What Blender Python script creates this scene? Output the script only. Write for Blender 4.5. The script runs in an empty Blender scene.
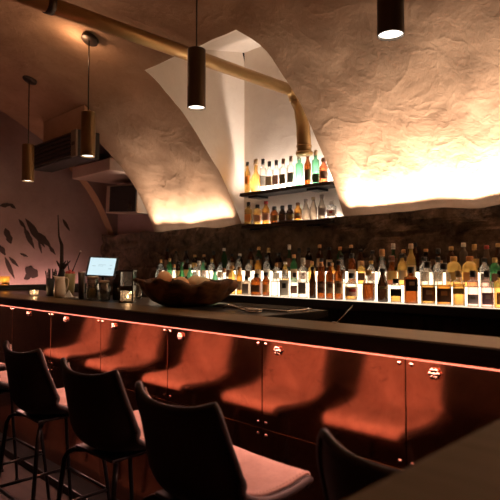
import bpy, bmesh, math, random
from mathutils import Vector, noise
PI = math.pi
SC = bpy.context.scene
COL = SC.collection
R2 = math.sqrt(2)
H = 1.33                      # eye height

# ------------------------------------------------------------------ camera
cd = bpy.data.cameras.new('camera')
cam = bpy.data.objects.new('camera', cd)
COL.objects.link(cam)
cam.location = (0, 0, H)
cam.rotation_euler = (math.radians(91.8), 0, math.radians(45))
cd.sensor_width = 36
cd.lens = 38.9
cd.clip_start = 0.02
cd.dof.use_dof = True
cd.dof.focus_distance = 3.3
cd.dof.aperture_fstop = 3.8
SC.camera = cam

# ------------------------------------------------------------------ world / exposure
w = bpy.data.worlds.new('world')
SC.world = w
w.use_nodes = True
w.node_tree.nodes['Background'].inputs[0].default_value = (0.02, 0.018, 0.02, 1)
w.node_tree.nodes['Background'].inputs[1].default_value = 0.3
SC.view_settings.view_transform = 'Standard'
SC.view_settings.look = 'None'
SC.view_settings.exposure = 0.0
SC.view_settings.gamma = 1.0
SC.view_settings.use_curve_mapping = False
SC.cycles.transparent_max_bounces = 40
SC.cycles.max_bounces = 8
SC.cycles.sample_clamp_indirect = 4.0

# light strengths (all tuned here)
L_LEDGE = 19.0       # watts per metre, white strip on the stone ledge, washing the vault
L_SHELF = 40.0       # strips at the back of the niche shelves
L_RISER = 4.4        # lit fronts of the back bar risers
L_BAR = 190.0         # red strip below the bar top
L_DADO = 30.0         # strip along the end wall
P_NICHE = 12.0        # strip on the upper niche shelf, watts
P_SPOT = 10.0         # downlights of the pendants
P_UP = 5.0           # uplight of the pendant nearest the far end
P_FILL = 23.0        # added fill lamps behind the camera, aimed up at the vault


def lamp(name, typ, loc, power, color, radius=0.05, rot=(0, 0, 0), **kw):
    ld = bpy.data.lights.new(name, typ)
    ld.energy = power
    ld.color = color
    if typ in ('POINT', 'SPOT'):
        ld.shadow_soft_size = radius
    for k, v in kw.items():
        setattr(ld, k, v)
    o = bpy.data.objects.new(name, ld)
    COL.objects.link(o)
    o.location = loc
    o.rotation_euler = rot
    return o


# unseen fill lamps added behind the camera to warm and brighten the vault
for ux, k in ((0.6, 1.0), (-2.6, 0.22)):
    lamp('fill_uplight', 'SPOT', (ux, -1.35, 1.75), P_FILL * k, (1.0, 0.50, 0.26), 0.10, (math.radians(155), 0, 0),
         spot_size=math.radians(150), spot_blend=0.8)


# ------------------------------------------------------------------ materials
def nodes_of(name):
    m = bpy.data.materials.new(name)
    m.use_nodes = True
    nt = m.node_tree
    return m, nt, nt.nodes['Principled BSDF']


def simple(name, col, rough=0.5, metal=0.0, spec=0.5):
    m, nt, b = nodes_of(name)
    b.inputs['Base Color'].default_value = (*col, 1)
    b.inputs['Roughness'].default_value = rough
    b.inputs['Metallic'].default_value = metal
    b.inputs['Specular IOR Level'].default_value = spec
    # slight procedural variation of the surface
    n = nt.nodes.new('ShaderNodeTexNoise')
    n.inputs['Scale'].default_value = 40
    n.inputs['Detail'].default_value = 4
    tc = nt.nodes.new('ShaderNodeTexCoord')
    nt.links.new(tc.outputs['Object'], n.inputs['Vector'])
    mr = nt.nodes.new('ShaderNodeMapRange')
    mr.inputs['To Min'].default_value = max(0, rough - 0.08)
    mr.inputs['To Max'].default_value = min(1, rough + 0.08)
    nt.links.new(n.outputs['Fac'], mr.inputs['Value'])
    nt.links.new(mr.outputs['Result'], b.inputs['Roughness'])
    return m


def emit(name, col, s):
    m = bpy.data.materials.new(name)
    m.use_nodes = True
    nt = m.node_tree
    nt.nodes.clear()
    e = nt.nodes.new('ShaderNodeEmission')
    e.inputs[0].default_value = (*col, 1)
    e.inputs[1].default_value = s
    o = nt.nodes.new('ShaderNodeOutputMaterial')
    nt.links.new(e.outputs[0], o.inputs[0])
    return m


def glassy(name, col, gloss=0.08, glow_share=None):
    """thin tinted glass: the tint deepens where the wall is seen edge-on"""
    m = bpy.data.materials.new(name)
    m.use_nodes = True
    nt = m.node_tree
    nt.nodes.clear()
    o = nt.nodes.new('ShaderNodeOutputMaterial')
    mix = nt.nodes.new('ShaderNodeMixShader')
    tr = nt.nodes.new('ShaderNodeBsdfTransparent')
    gl = nt.nodes.new('ShaderNodeBsdfGlossy')
    gl.inputs['Roughness'].default_value = 0.06
    gl.inputs['Color'].default_value = (0.9, 0.9, 0.9, 1)
    lw = nt.nodes.new('ShaderNodeLayerWeight')
    lw.inputs['Blend'].default_value = 0.35
    ramp = nt.nodes.new('ShaderNodeMix')
    ramp.data_type = 'RGBA'
    ramp.inputs[6].default_value = (*col, 1)
    ramp.inputs[7].default_value = tuple(c * c * 0.10 for c in col) + (1,)
    nt.links.new(lw.outputs['Facing'], ramp.inputs[0])
    nt.links.new(ramp.outputs[2], tr.inputs['Color'])
    mul = nt.nodes.new('ShaderNodeMath')
    mul.operation = 'MULTIPLY_ADD'
    mul.inputs[1].default_value = 0.35
    mul.inputs[2].default_value = gloss * 0.5
    nt.links.new(lw.outputs['Fresnel'], mul.inputs[0])
    nt.links.new(mul.outputs[0], mix.inputs[0])
    tl = nt.nodes.new('ShaderNodeBsdfTranslucent')       # translucent share, added so the bottles glow with the riser light
    tl.inputs['Color'].default_value = tuple(min(0.9, c * 1.1) for c in col) + (1,)
    mx2 = nt.nodes.new('ShaderNodeMixShader')
    mx2.inputs[0].default_value = glow_share if glow_share is not None else (0.14 if min(col) > 0.6 else 0.28)
    nt.links.new(tr.outputs[0], mx2.inputs[1])
    nt.links.new(tl.outputs[0], mx2.inputs[2])
    nt.links.new(mx2.outputs[0], mix.inputs[1])
    nt.links.new(gl.outputs[0], mix.inputs[2])
    nt.links.new(mix.outputs[0], o.inputs[0])
    return m


def plaster(name, c1, c2, c3, bump=0.5, scale=1.0):
    m, nt, b = nodes_of(name)
    L = nt.links.new
    tc = nt.nodes.new('ShaderNodeTexCoord')
    n1 = nt.nodes.new('ShaderNodeTexNoise')
    n1.inputs['Scale'].default_value = 1.6 * scale
    n1.inputs['Detail'].default_value = 6
    n1.inputs['Roughness'].default_value = 0.65
    n2 = nt.nodes.new('ShaderNodeTexNoise')
    n2.inputs['Scale'].default_value = 13 * scale
    n2.inputs['Detail'].default_value = 8
    n2.inputs['Roughness'].default_value = 0.7
    n2.inputs['Distortion'].default_value = 1.4
    for n in (n1, n2):
        L(tc.outputs['Object'], n.inputs['Vector'])
    r = nt.nodes.new('ShaderNodeValToRGB')
    r.color_ramp.elements[0].position = 0.32
    r.color_ramp.elements[0].color = (*c1, 1)
    r.color_ramp.elements[1].position = 0.68
    r.color_ramp.elements[1].color = (*c2, 1)
    L(n1.outputs['Fac'], r.inputs['Fac'])
    mx = nt.nodes.new('ShaderNodeMix')
    mx.data_type = 'RGBA'
    mr = nt.nodes.new('ShaderNodeMapRange')
    mr.inputs['From Min'].default_value = 0.52
    mr.inputs['From Max'].default_value = 0.75
    mr.inputs['To Max'].default_value = 0.35
    L(n2.outputs['Fac'], mr.inputs['Value'])
    L(mr.outputs['Result'], mx.inputs[0])
    L(r.outputs['Color'], mx.inputs[6])
    mx.inputs[7].default_value = (*c3, 1)
    L(mx.outputs[2], b.inputs['Base Color'])
    b.inputs['Roughness'].default_value = 0.85
    b.inputs['Specular IOR Level'].default_value = 0.25
    bp = nt.nodes.new('ShaderNodeBump')
    bp.inputs['Strength'].default_value = bump
    bp.inputs['Distance'].default_value = 0.028
    n3 = nt.nodes.new('ShaderNodeTexNoise')
    n3.inputs['Scale'].default_value = 3.4 * scale
    n3.inputs['Detail'].default_value = 8
    n3.inputs['Roughness'].default_value = 0.5
    n3.inputs['Distortion'].default_value = 0.25
    L(tc.outputs['Object'], n3.inputs['Vector'])
    n4 = nt.nodes.new('ShaderNodeTexNoise')            # trowel ridges: thin creases where the noise crosses its middle
    n4.inputs['Scale'].default_value = 3.1 * scale
    n4.inputs['Detail'].default_value = 2.5
    n4.inputs['Distortion'].default_value = 0.6
    L(tc.outputs['Object'], n4.inputs['Vector'])

    def mth(op, a_, b_):
        k = nt.nodes.new('ShaderNodeMath')
        k.operation = op
        for i_, q in enumerate((a_, b_)):
            if q is None:
                continue
            if isinstance(q, (int, float)):
                k.inputs[i_].default_value = q
            else:
                L(q, k.inputs[i_])
        return k.outputs[0]
    rd = mth('ABSOLUTE', mth('SUBTRACT', n4.outputs['Fac'], 0.5), None)
    rd = mth('POWER', mth('SUBTRACT', 1.0, mth('MINIMUM', mth('MULTIPLY', rd, 9.0), 1.0)), 2.0)
    hgt = mth('ADD', mth('ADD', mth('MULTIPLY', n2.outputs['Fac'], 0.16), mth('MULTIPLY', n3.outputs['Fac'], 0.75)), mth('MULTIPLY', rd, 0.07))
    L(hgt, bp.inputs['Height'])
    L(bp.outputs['Normal'], b.inputs['Normal'])
    return m


def wood(name, c1, c2, rough=0.4, axis=(1.2, 14, 14)):
    m, nt, b = nodes_of(name)
    L = nt.links.new
    tc = nt.nodes.new('ShaderNodeTexCoord')
    mp = nt.nodes.new('ShaderNodeMapping')
    mp.inputs['Scale'].default_value = axis
    L(tc.outputs['Object'], mp.inputs['Vector'])
    n = nt.nodes.new('ShaderNodeTexNoise')
    n.inputs['Scale'].default_value = 2.2
    n.inputs['Detail'].default_value = 7
    n.inputs['Distortion'].default_value = 0.8
    L(mp.outputs[0], n.inputs['Vector'])
    r = nt.nodes.new('ShaderNodeValToRGB')
    r.color_ramp.elements[0].position = 0.3
    r.color_ramp.elements[0].color = (*c1, 1)
    r.color_ramp.elements[1].position = 0.72
    r.color_ramp.elements[1].color = (*c2, 1)
    L(n.outputs['Fac'], r.inputs['Fac'])
    L(r.outputs['Color'], b.inputs['Base Color'])
    b.inputs['Roughness'].default_value = rough
    b.inputs['Specular IOR Level'].default_value = 0.13
    bp = nt.nodes.new('ShaderNodeBump')
    bp.inputs['Strength'].default_value = 0.15
    bp.inputs['Distance'].default_value = 0.004
    L(n.outputs['Fac'], bp.inputs['Height'])
    L(bp.outputs['Normal'], b.inputs['Normal'])
    return m


def copper_mat():
    m, nt, b = nodes_of('copper_sheet')
    L = nt.links.new
    tc = nt.nodes.new('ShaderNodeTexCoord')
    n = nt.nodes.new('ShaderNodeTexNoise')
    n.inputs['Scale'].default_value = 5
    n.inputs['Detail'].default_value = 8
    n.inputs['Roughness'].default_value = 0.7
    n.inputs['Distortion'].default_value = 1.2
    L(tc.outputs['Object'], n.inputs['Vector'])
    r = nt.nodes.new('ShaderNodeValToRGB')
    r.color_ramp.elements[0].position = 0.3
    r.color_ramp.elements[0].color = (0.52, 0.245, 0.15, 1)
    r.color_ramp.elements[1].position = 0.7
    r.color_ramp.elements[1].color = (0.74, 0.37, 0.23, 1)
    L(n.outputs['Fac'], r.inputs['Fac'])
    sm = nt.nodes.new('ShaderNodeTexNoise')              # tarnish marks
    sm.inputs['Scale'].default_value = 19
    sm.inputs['Detail'].default_value = 6
    sm.inputs['Roughness'].default_value = 0.75
    sm.inputs['Distortion'].default_value = 0.8
    L(tc.outputs['Object'], sm.inputs['Vector'])
    sr = nt.nodes.new('ShaderNodeMapRange')
    sr.inputs['From Min'].default_value = 0.56
    sr.inputs['From Max'].default_value = 0.72
    sr.inputs['To Max'].default_value = 0.6
    L(sm.outputs['Fac'], sr.inputs['Value'])
    sx = nt.nodes.new('ShaderNodeMix')
    sx.data_type = 'RGBA'
    sx.inputs[7].default_value = (0.26, 0.12, 0.075, 1)
    L(sr.outputs['Result'], sx.inputs[0])
    L(r.outputs['Color'], sx.inputs[6])
    L(sx.outputs[2], b.inputs['Base Color'])
    b.inputs['Metallic'].default_value = 1.0
    mr = nt.nodes.new('ShaderNodeMapRange')
    mr.inputs['From Min'].default_value = 0.3
    mr.inputs['From Max'].default_value = 0.75
    mr.inputs['To Min'].default_value = 0.135
    mr.inputs['To Max'].default_value = 0.075
    L(n.outputs['Fac'], mr.inputs['Value'])
    L(mr.outputs['Result'], b.inputs['Roughness'])
    n2 = nt.nodes.new('ShaderNodeTexNoise')
    n2.inputs['Scale'].default_value = 3.0
    n2.inputs['Detail'].default_value = 2
    L(tc.outputs['Object'], n2.inputs['Vector'])
    bp = nt.nodes.new('ShaderNodeBump')
    bp.inputs['Strength'].default_value = 0.035
    bp.inputs['Distance'].default_value = 0.02
    L(n2.outputs['Fac'], bp.inputs['Height'])
    L(bp.outputs['Normal'], b.inputs['Normal'])
    return m


def stone_mat():
    m, nt, b = nodes_of('rubble_stone')
    L = nt.links.new
    tc = nt.nodes.new('ShaderNodeTexCoord')
    n = nt.nodes.new('ShaderNodeTexNoise')
    n.inputs['Scale'].default_value = 9
    n.inputs['Detail'].default_value = 8
    n.inputs['Roughness'].default_value = 0.7
    L(tc.outputs['Object'], n.inputs['Vector'])
    r = nt.nodes.new('ShaderNodeValToRGB')
    r.color_ramp.elements[0].position = 0.35
    r.color_ramp.elements[0].color = (0.030, 0.021, 0.015, 1)
    r.color_ramp.elements[1].position = 0.75
    r.color_ramp.elements[1].color = (0.24, 0.165, 0.11, 1)
    L(n.outputs['Fac'], r.inputs['Fac'])
    L(r.outputs['Color'], b.inputs['Base Color'])
    b.inputs['Roughness'].default_value = 0.9
    bp = nt.nodes.new('ShaderNodeBump')
    bp.inputs['Strength'].default_value = 0.7
    bp.inputs['Distance'].default_value = 0.02
    L(n.outputs['Fac'], bp.inputs['Height'])
    L(bp.outputs['Normal'], b.inputs['Normal'])
    return m


M = {}
M['vault'] = plaster('vault_plaster', (0.33, 0.195, 0.110), (0.46, 0.295, 0.180), (0.25, 0.140, 0.075), 1.0)
M['niche'] = plaster('niche_plaster', (0.70, 0.60, 0.51), (0.80, 0.71, 0.62), (0.60, 0.50, 0.41), 0.3)
M['mauve'] = plaster('mauve_plaster', (0.34, 0.24, 0.24), (0.46, 0.34, 0.34), (0.24, 0.17, 0.17), 0.4)
M['print'] = simple('leaf_print', (0.05, 0.032, 0.03), 0.9)
M['stone'] = stone_mat()
M['floor'] = wood('floor_boards', (0.018, 0.012, 0.010), (0.045, 0.029, 0.022), 0.5, (1.0, 9, 9))
M['tan_wood'] = wood('ledge_wood', (0.078, 0.043, 0.015), (0.135, 0.076, 0.028), 0.42)
M['dark_wood'] = wood('dark_wood', (0.006, 0.0055, 0.005), (0.014, 0.012, 0.011), 0.34)
M['table_wood'] = wood('table_wood', (0.18, 0.155, 0.108), (0.225, 0.195, 0.14), 0.75)
M['beam'] = plaster('beam_plaster', (0.42, 0.30, 0.24), (0.52, 0.39, 0.31), (0.34, 0.25, 0.20), 0.25)
M['cabinet'] = wood('cabinet_front', (0.012, 0.010, 0.009), (0.028, 0.022, 0.019), 0.5, (14, 14, 1.2))
M['copper'] = copper_mat()
M['black_metal'] = simple('black_metal', (0.012, 0.012, 0.013), 0.32, 0.6)
M['black'] = simple('matt_black', (0.012, 0.011, 0.011), 0.55)
M['bronze'] = simple('bronze', (0.20, 0.125, 0.055), 0.42, 0.85)
M['dark_bronze'] = simple('dark_bronze', (0.055, 0.038, 0.025), 0.45, 0.7)
M['pipe'] = simple('brass_paint', (0.46, 0.29, 0.12), 0.38, 0.75)
M['glow_line_copper'] = simple('glow_line_copper', (0.085, 0.030, 0.020), 0.7, 0.0, 0.1)  # for the added strip that shows the red light as a line
M['dull_bronze'] = simple('dull_bronze', (0.12, 0.085, 0.05), 0.45, 0.7)
M['steel'] = simple('steel', (0.62, 0.58, 0.54), 0.22, 1.0)
M['chrome'] = simple('hook_metal', (0.30, 0.17, 0.13), 0.15, 1.0)
M['leather_out'] = simple('dark_leather', (0.022, 0.015, 0.014), 0.6, 0, 0.25)
M['leather_in'] = plaster('brown_leather', (0.24, 0.145, 0.115), (0.37, 0.23, 0.185), (0.17, 0.10, 0.08), 0.12, 4.0)
M['stitch'] = simple('seam_thread', (0.22, 0.12, 0.09), 0.6)
M['grey_plastic'] = simple('grey_plastic', (0.16, 0.12, 0.085), 0.5)
M['pale_plastic'] = simple('pale_plastic', (0.42, 0.33, 0.25), 0.5)
M['ceramic'] = simple('cream_ceramic', (0.72, 0.56, 0.42), 0.25)
M['paper'] = simple('white_paper', (0.75, 0.70, 0.62), 0.8)
M['screen'] = emit('tablet_screen', (0.72, 0.93, 1.0), 0.95)
M['screen_mark'] = emit('screen_mark', (0.62, 0.82, 0.88), 0.8)
M['lamp_disc'] = emit('lamp_disc', (1.0, 0.90, 0.78), 4.0)
M['flame'] = emit('flame', (1.0, 0.62, 0.25), 9.0)
M['led_white'] = emit('led_white', (1.0, 0.88, 0.80), 4.0)
M['led_shelf'] = emit('led_shelf', (1.0, 0.86, 0.72), L_SHELF)
M['led_riser'] = emit('led_riser', (1.0, 0.78, 0.54), L_RISER)
M['led_top'] = emit('led_top', (1.0, 0.76, 0.52), 1.5)
M['led_red'] = emit('led_red', (1.0, 0.50, 0.41), L_BAR)
M['led_pink'] = emit('led_pink', (1.0, 0.50, 0.40), L_DADO)
M['bowl_wood'] = wood('root_wood', (0.014, 0.008, 0.005), (0.21, 0.100, 0.050), 0.55, (5, 5, 7))
M['orange'] = simple('orange_peel', (0.80, 0.42, 0.20), 0.5)
M['lemon'] = simple('lemon_peel', (0.80, 0.58, 0.34), 0.5)
M['red_fruit'] = simple('red_garnish', (0.50, 0.06, 0.05), 0.5)
M['olive_cup'] = simple('olive_cup', (0.22, 0.17, 0.06), 0.4)
M['twig'] = simple('dark_twig', (0.03, 0.018, 0.014), 0.8)
# glass tints
GL = {
    'clear': (0.96, 0.94, 0.91), 'blue': (0.82, 0.88, 0.91), 'amber': (0.90, 0.56, 0.22), 'honey': (0.95, 0.68, 0.34),
    'brown': (0.42, 0.20, 0.08), 'dark': (0.11, 0.065, 0.042), 'green': (0.34, 0.62, 0.46), 'bottle_green': (0.20, 0.42, 0.24),
    'grey': (0.62, 0.54, 0.46), 'red': (0.60, 0.30, 0.18), 'pink': (0.88, 0.70, 0.68),
}
for k, v in GL.items():
    M['g_' + k] = glassy('glass_' + k, v)
M['g_jar'] = glassy('jar_glass', (0.93, 0.90, 0.84), 0.3, 0.02)
for k, v in {'white': (0.80, 0.76, 0.68), 'tan': (0.50, 0.36, 0.22), 'brown': (0.16, 0.075, 0.04), 'black': (0.015, 0.014, 0.014),
             'orange': (0.62, 0.27, 0.08), 'olive': (0.20, 0.17, 0.08), 'red': (0.42, 0.05, 0.04), 'gold': (0.55, 0.36, 0.12),
             'grey': (0.30, 0.25, 0.22), 'lace': (0.55, 0.46, 0.50), 'purple': (0.30, 0.18, 0.26), 'pinkish': (0.66, 0.42, 0.34),
             'green': (0.04, 0.16, 0.07)}.items():
    M['c_' + k] = simple('paint_' + k, v, 0.45)
M['c_amber'] = simple('cork_amber', (0.55, 0.30, 0.12), 0.6)


# ------------------------------------------------------------------ mesh helpers
def mesh_obj(name, bm, mat, parent=None, smooth=False, loc=None):
    me = bpy.data.meshes.new(name)
    bmesh.ops.recalc_face_normals(bm, faces=bm.faces)
    bm.to_mesh(me)
    bm.free()
    for m in (mat if isinstance(mat, (list, tuple)) else [mat]):
        me.materials.append(M[m] if isinstance(m, str) else m)
    if smooth:
        for p in me.polygons:
            p.use_smooth = True
    return link_mesh(name, me, parent, loc)


def link_mesh(name, me, parent=None, loc=None):
    o = bpy.data.objects.new(name, me)
    COL.objects.link(o)
    if parent is not None:
        o.parent = parent
    if loc is not None:
        o.location = loc
    return o


def bevel(o, wd=0.004, seg=2):
    m = o.modifiers.new('bevel', 'BEVEL')
    m.width = wd
    m.segments = seg
    m.limit_method = 'ANGLE'
    return o


def box(bm, x0, x1, y0, y1, z0, z1):
    vs = [bm.verts.new((x, y, z)) for x in (x0, x1) for y in (y0, y1) for z in (z0, z1)]
    for f in ((0, 1, 3, 2), (4, 6, 7, 5), (0, 4, 5, 1), (2, 3, 7, 6), (0, 2, 6, 4), (1, 5, 7, 3)):
        bm.faces.new([vs[i] for i in f])
    return vs


def bx(x0, x1, y0, y1, z0, z1):
    bm = bmesh.new()
    box(bm, x0, x1, y0, y1, z0, z1)
    return bm


def lathe(bm, prof, seg=18, sq=0.0, sx=1.0, sy=1.0, rot=0.0, ox=0, oy=0, close=True, a0=0.0, a1=2 * PI):
    """turn a profile [(r, z)] about the upright axis; sq > 0 squares the section"""
    full = abs(a1 - a0 - 2 * PI) < 1e-6
    n = seg if full else seg + 1
    rings = []
    for r, z in prof:
        ring = []
        for i in range(n):
            a = a0 + (a1 - a0) * i / seg
            c, s = math.cos(a), math.sin(a)
            k = 1.0
            if sq > 0:
                p = 2 + sq * 10
                k = (abs(c) ** p + abs(s) ** p) ** (-1 / p)
            x, y = r * k * c * sx, r * k * s * sy
            xr = x * math.cos(rot) - y * math.sin(rot)
            yr = x * math.sin(rot) + y * math.cos(rot)
            ring.append(bm.verts.new((ox + xr, oy + yr, z)))
        rings.append(ring)
    for a, b in zip(rings, rings[1:]):
        for i in range(n if full else n - 1):
            j = (i + 1) % n
            bm.faces.new((a[i], a[j], b[j], b[i]))
    if close and full:
        bm.faces.new(rings[0][::-1])
        bm.faces.new(rings[-1])
    return rings


def tube(bm, pts, r, seg=10, cyc=False):
    pts = [Vector(p) for p in pts]
    n = len(pts)
    rings = []
    up = None
    for i, p in enumerate(pts):
        if cyc:
            t = (pts[(i + 1) % n] - pts[i - 1])
        else:
            t = (pts[min(i + 1, n - 1)] - pts[max(i - 1, 0)])
        t.normalize()
        if up is None:
            up = Vector((0, 0, 1)) if abs(t.z) < 0.9 else Vector((1, 0, 0))
        a = t.cross(up)
        a.normalize()
        b = a.cross(t)
        up = b
        rr = r[i] if isinstance(r, (list, tuple)) else r
        rings.append([bm.verts.new(p + rr * (math.cos(2 * PI * k / seg) * a + math.sin(2 * PI * k / seg) * b)) for k in range(seg)])
    m = n if cyc else n - 1
    for i in range(m):
        A, B = rings[i], rings[(i + 1) % n]
        for k in range(seg):
            bm.faces.new((A[k], A[(k + 1) % seg], B[(k + 1) % seg], B[k]))
    if not cyc:
        bm.faces.new(rings[0][::-1])
        bm.faces.new(rings[-1])


def thing(name, label, cat, loc=(0, 0, 0), rz=0.0, group=None):
    o = bpy.data.objects.new(name, None)
    COL.objects.link(o)
    o.empty_display_size = 0.05
    o.location = loc
    o.rotation_euler = (0, 0, rz)
    return tag(o, label, cat, group)


def tag(o, label, cat, group=None):
    o['label'] = label
    o['category'] = cat
    if group:
        o['group'] = group
    return o


def struct(o):
    o['kind'] = 'structure'
    return o


def copy_tree(o, parent=None):
    c = o.copy()
    COL.objects.link(c)
    if parent is not None:
        c.parent = parent
    for ch in list(o.children):
        copy_tree(ch, c)
    return c


def ray(px, Y):
    """X and depth of the line of sight through image column px at distance Y from the camera towards the back wall"""
    t = (px - 250) / 540
    return Y * (t - 1) / (t + 1), Y * R2 / (1 + t)


def zat(py, d):
    return H + (267 - py) * d / 540


# ------------------------------------------------------------------ the setting
YC, ZC = 0.8, 0.6            # centre of the vault's curve
A_SP = math.radians(66.4)    # angle of the springing
X_END, X_NEAR = -5.57, 2.6
Y_BACK, Y_FRONT = 3.27, -1.67
NX0, NX1 = -3.37, -2.30      # bottle niche
RX0, RX1 = -5.45, -4.68      # recess by the end wall
A_N = math.radians(33.6)     # top of the niche
A_R = math.radians(42.5)


def RV(a):
    s = math.sin(min(abs(a) * 1.45, PI / 2 + 0.3))
    return 2.54 + 0.16 * s * s


def vault_pt(x, a, lump=True):
    r = RV(a)
    if lump:
        p = Vector((x * 1.0, a * 2.6, 0.0))
        r += 0.030 * noise.noise(p * 1.3) + 0.014 * noise.noise(p * 4.1 + Vector((7, 3, 1))) + 0.006 * noise.noise(p * 11 + Vector((1, 9, 4)))
    x -= 0.075 * math.exp(-((x - NX1) / 0.18) ** 2) * max(0.0, 1 - abs(a - A_N) / 0.10) ** 2
    return Vector((x, YC + r * math.sin(a), ZC + r * math.cos(a)))


def build_setting():
    # floor
    bm = bmesh.new()
    box(bm, X_END - 0.3, X_NEAR, Y_FRONT - 0.1, Y_BACK + 0.5, -0.1, 0)
    struct(mesh_obj('floor', bm, 'floor'))
    # vault
    xs = sorted(set([X_END, X_NEAR, NX0, NX1, RX0, RX1] + [round(X_END + 0.045 * i, 4) for i in range(1, int((X_NEAR - X_END) / 0.045))]))
    xs2 = [xs[0]]
    for x in xs[1:]:
        key = x in (NX0, NX1, RX0, RX1, X_NEAR)
        if x - xs2[-1] < 0.012:
            if key:
                xs2[-1] = x
            continue
        xs2.append(x)
    an = sorted(set([-A_SP + 2 * A_SP * i / 104 for i in range(105)] + [A_N, A_R]))
    bm = bmesh.new()
    V = [[bm.verts.new(vault_pt(x, a)) for a in an] for x in xs2]
    for i in range(len(xs2) - 1):
        for j in range(len(an) - 1):
            xm, am = (xs2[i] + xs2[i + 1]) / 2, (an[j] + an[j + 1]) / 2
            if NX0 < xm < NX1 and am > A_N:
                continue
            if RX0 < xm < RX1 and am > A_R:
                continue
            bm.faces.new((V[i][j], V[i][j + 1], V[i + 1][j + 1], V[i + 1][j]))
    for v in [v for v in bm.verts if not v.link_faces]:
        bm.verts.remove(v)
    struct(mesh_obj('ceiling', bm, 'vault', smooth=True))

    # bottle niche: two upright cheeks, a sloping head and the upright back
    def cheek(bm, x, a_top, head):
        inner = [vault_pt(x, a) for a in an if a >= a_top - 1e-6]
        path = [(inner[0].y, inner[0].z)] + head + [(Y_BACK + 0.03, 1.62)]
        seg = [math.dist(p, q) for p, q in zip(path, path[1:])]
        n = len(inner)
        outer = []
        for i in range(n):
            s_ = sum(seg) * i / (n - 1)
            for k, L_ in enumerate(seg):
                if s_ <= L_ + 1e-9 or k == len(seg) - 1:
                    f = min(1, s_ / L_)
                    outer.append((path[k][0] + (path[k + 1][0] - path[k][0]) * f, path[k][1] + (path[k + 1][1] - path[k][1]) * f))
                    break
                s_ -= L_
        A = [bm.verts.new(p) for p in inner]
        B = [bm.verts.new((x, y, z)) for y, z in outer]
        for i in range(n - 1):
            bm.faces.new((A[i], A[i + 1], B[i + 1], B[i]))
    head = [(2.76, 3.10), (3.30, 3.22)]
    bm = bmesh.new()
    for x in (NX0, NX1):
        cheek(bm, x, A_N, head)
    nxs = [x for x in xs2 if NX0 - 1e-6 <= x <= NX1 + 1e-6]
    topv = [[vault_pt(x, A_N) for x in xs2 if NX0 - 1e-6 <= x <= NX1 + 1e-6]]  # opening's upper edge
    row0 = [bm.verts.new(p) for p in topv[0]]
    prev = row0
    for y, z in head + [(3.30, 1.60)]:
        row = [bm.verts.new((x, y, z)) for x in nxs]
        for i in range(len(row) - 1):
            bm.faces.new((prev[i], prev[i + 1], row[i + 1], row[i]))
        prev = row
    struct(mesh_obj('wall_niche', bm, 'niche'))
    # recess by the end wall
    head2 = [(2.75, 2.60), (3.30, 2.60)]
    bm = bmesh.new()
    for x in (RX0, RX1):
        cheek(bm, x, A_R, head2)
    box(bm, RX0, RX1, 2.60, 3.40, 2.60, 2.63)
    box(bm, RX0, RX1, 3.30, 3.40, 1.6, 2.62)
    struct(mesh_obj('wall_recess', bm, 'mauve'))
    # end wall under the vault's curve, with leaf prints in dark paint
    bm = bmesh.new()
    pts = [vault_pt(X_END, a, False) for a in an[::3]] + [vault_pt(X_END, an[-1], False)]
    vs = [bm.verts.new((X_END, Y_FRONT - 0.05, 0))] + [bm.verts.new((X_END, p.y * 1.0, p.z + 0.05)) for p in pts] + [bm.verts.new((X_END, Y_BACK + 0.03, 0))]
    bmesh.ops.triangulate(bm, faces=[bm.faces.new(vs)])

    rnd = random.Random(5)

    def leaf(px, py, ln, ang, wd, lobes):
        t = (px - 250) / 540
        X = X_END + 0.004
        Y = X * (1 + t) / (t - 1)
        d = (Y - X) / R2
        z = zat(py, d)
        s = d / 540 / 0.82
        n = 26
        ring = []
        for i in range(n):
            a = 2 * PI * i / n
            lx = math.cos(a) * ln * 0.42 * s
            prof = max(0.12, math.sin(PI * (0.5 + 0.5 * math.cos(a)) ** 0.8)) if lobes == 0 else 0.35 + 0.65 * abs(math.cos(lobes * a))
            ly = math.sin(a) * wd * 0.30 * s * (0.45 + 0.75 * prof) * (1 + 0.3 * (rnd.random() - 0.5))
            y2 = lx * math.cos(ang) - ly * math.sin(ang)
            z2 = lx * math.sin(ang) + ly * math.cos(ang)
            ring.append(bm.verts.new((X, Y + y2, z + z2)))
        f = bm.faces.new(ring)
        f.material_index = 1
        bmesh.ops.triangulate(bm, faces=[f])
    for a in ((35, 233, 34, -0.95, 8, 0), (44, 240, 22, -0.8, 7, 0), (29, 238, 24, -1.1, 6, 0), (5, 205, 12, 0.2, 5, 0), (12, 206, 8, -0.6, 4, 0),
              (8, 236, 16, -1.2, 8, 3), (10, 268, 24, -1.15, 5, 0), (14, 262, 14, -0.8, 4, 0), (32, 272, 15, -0.6, 13, 3), (28, 277, 8, 0.5, 7, 2),
              (52, 250, 12, -0.9, 4, 0), (22, 224, 12, -0.9, 4, 0), (40, 247, 14, -1.3, 3, 0), (2, 250, 12, -1.0, 6, 2), (66, 225, 14, -1.0, 4, 0), (24, 255, 9, -0.4, 3, 0)):
        leaf(*a)
    struct(mesh_obj('wall_left', bm, ['mauve', 'print']))
    # dark boarding along the foot of the end wall
    bm = bx(X_END + 0.005, X_END + 0.185, Y_FRONT, 3.1, 0, 1.12)
    box(bm, X_END + 0.185, X_END + 0.215, Y_FRONT, 3.1, 0, 1.155)
    struct(bevel(mesh_obj('baseboard_left', bm, 'black')))
    # stone wall under the vault, rough courses
    bm = bmesh.new()
    nx, nz = 300, 54
    zt = 1.665
    grid = []
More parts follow.
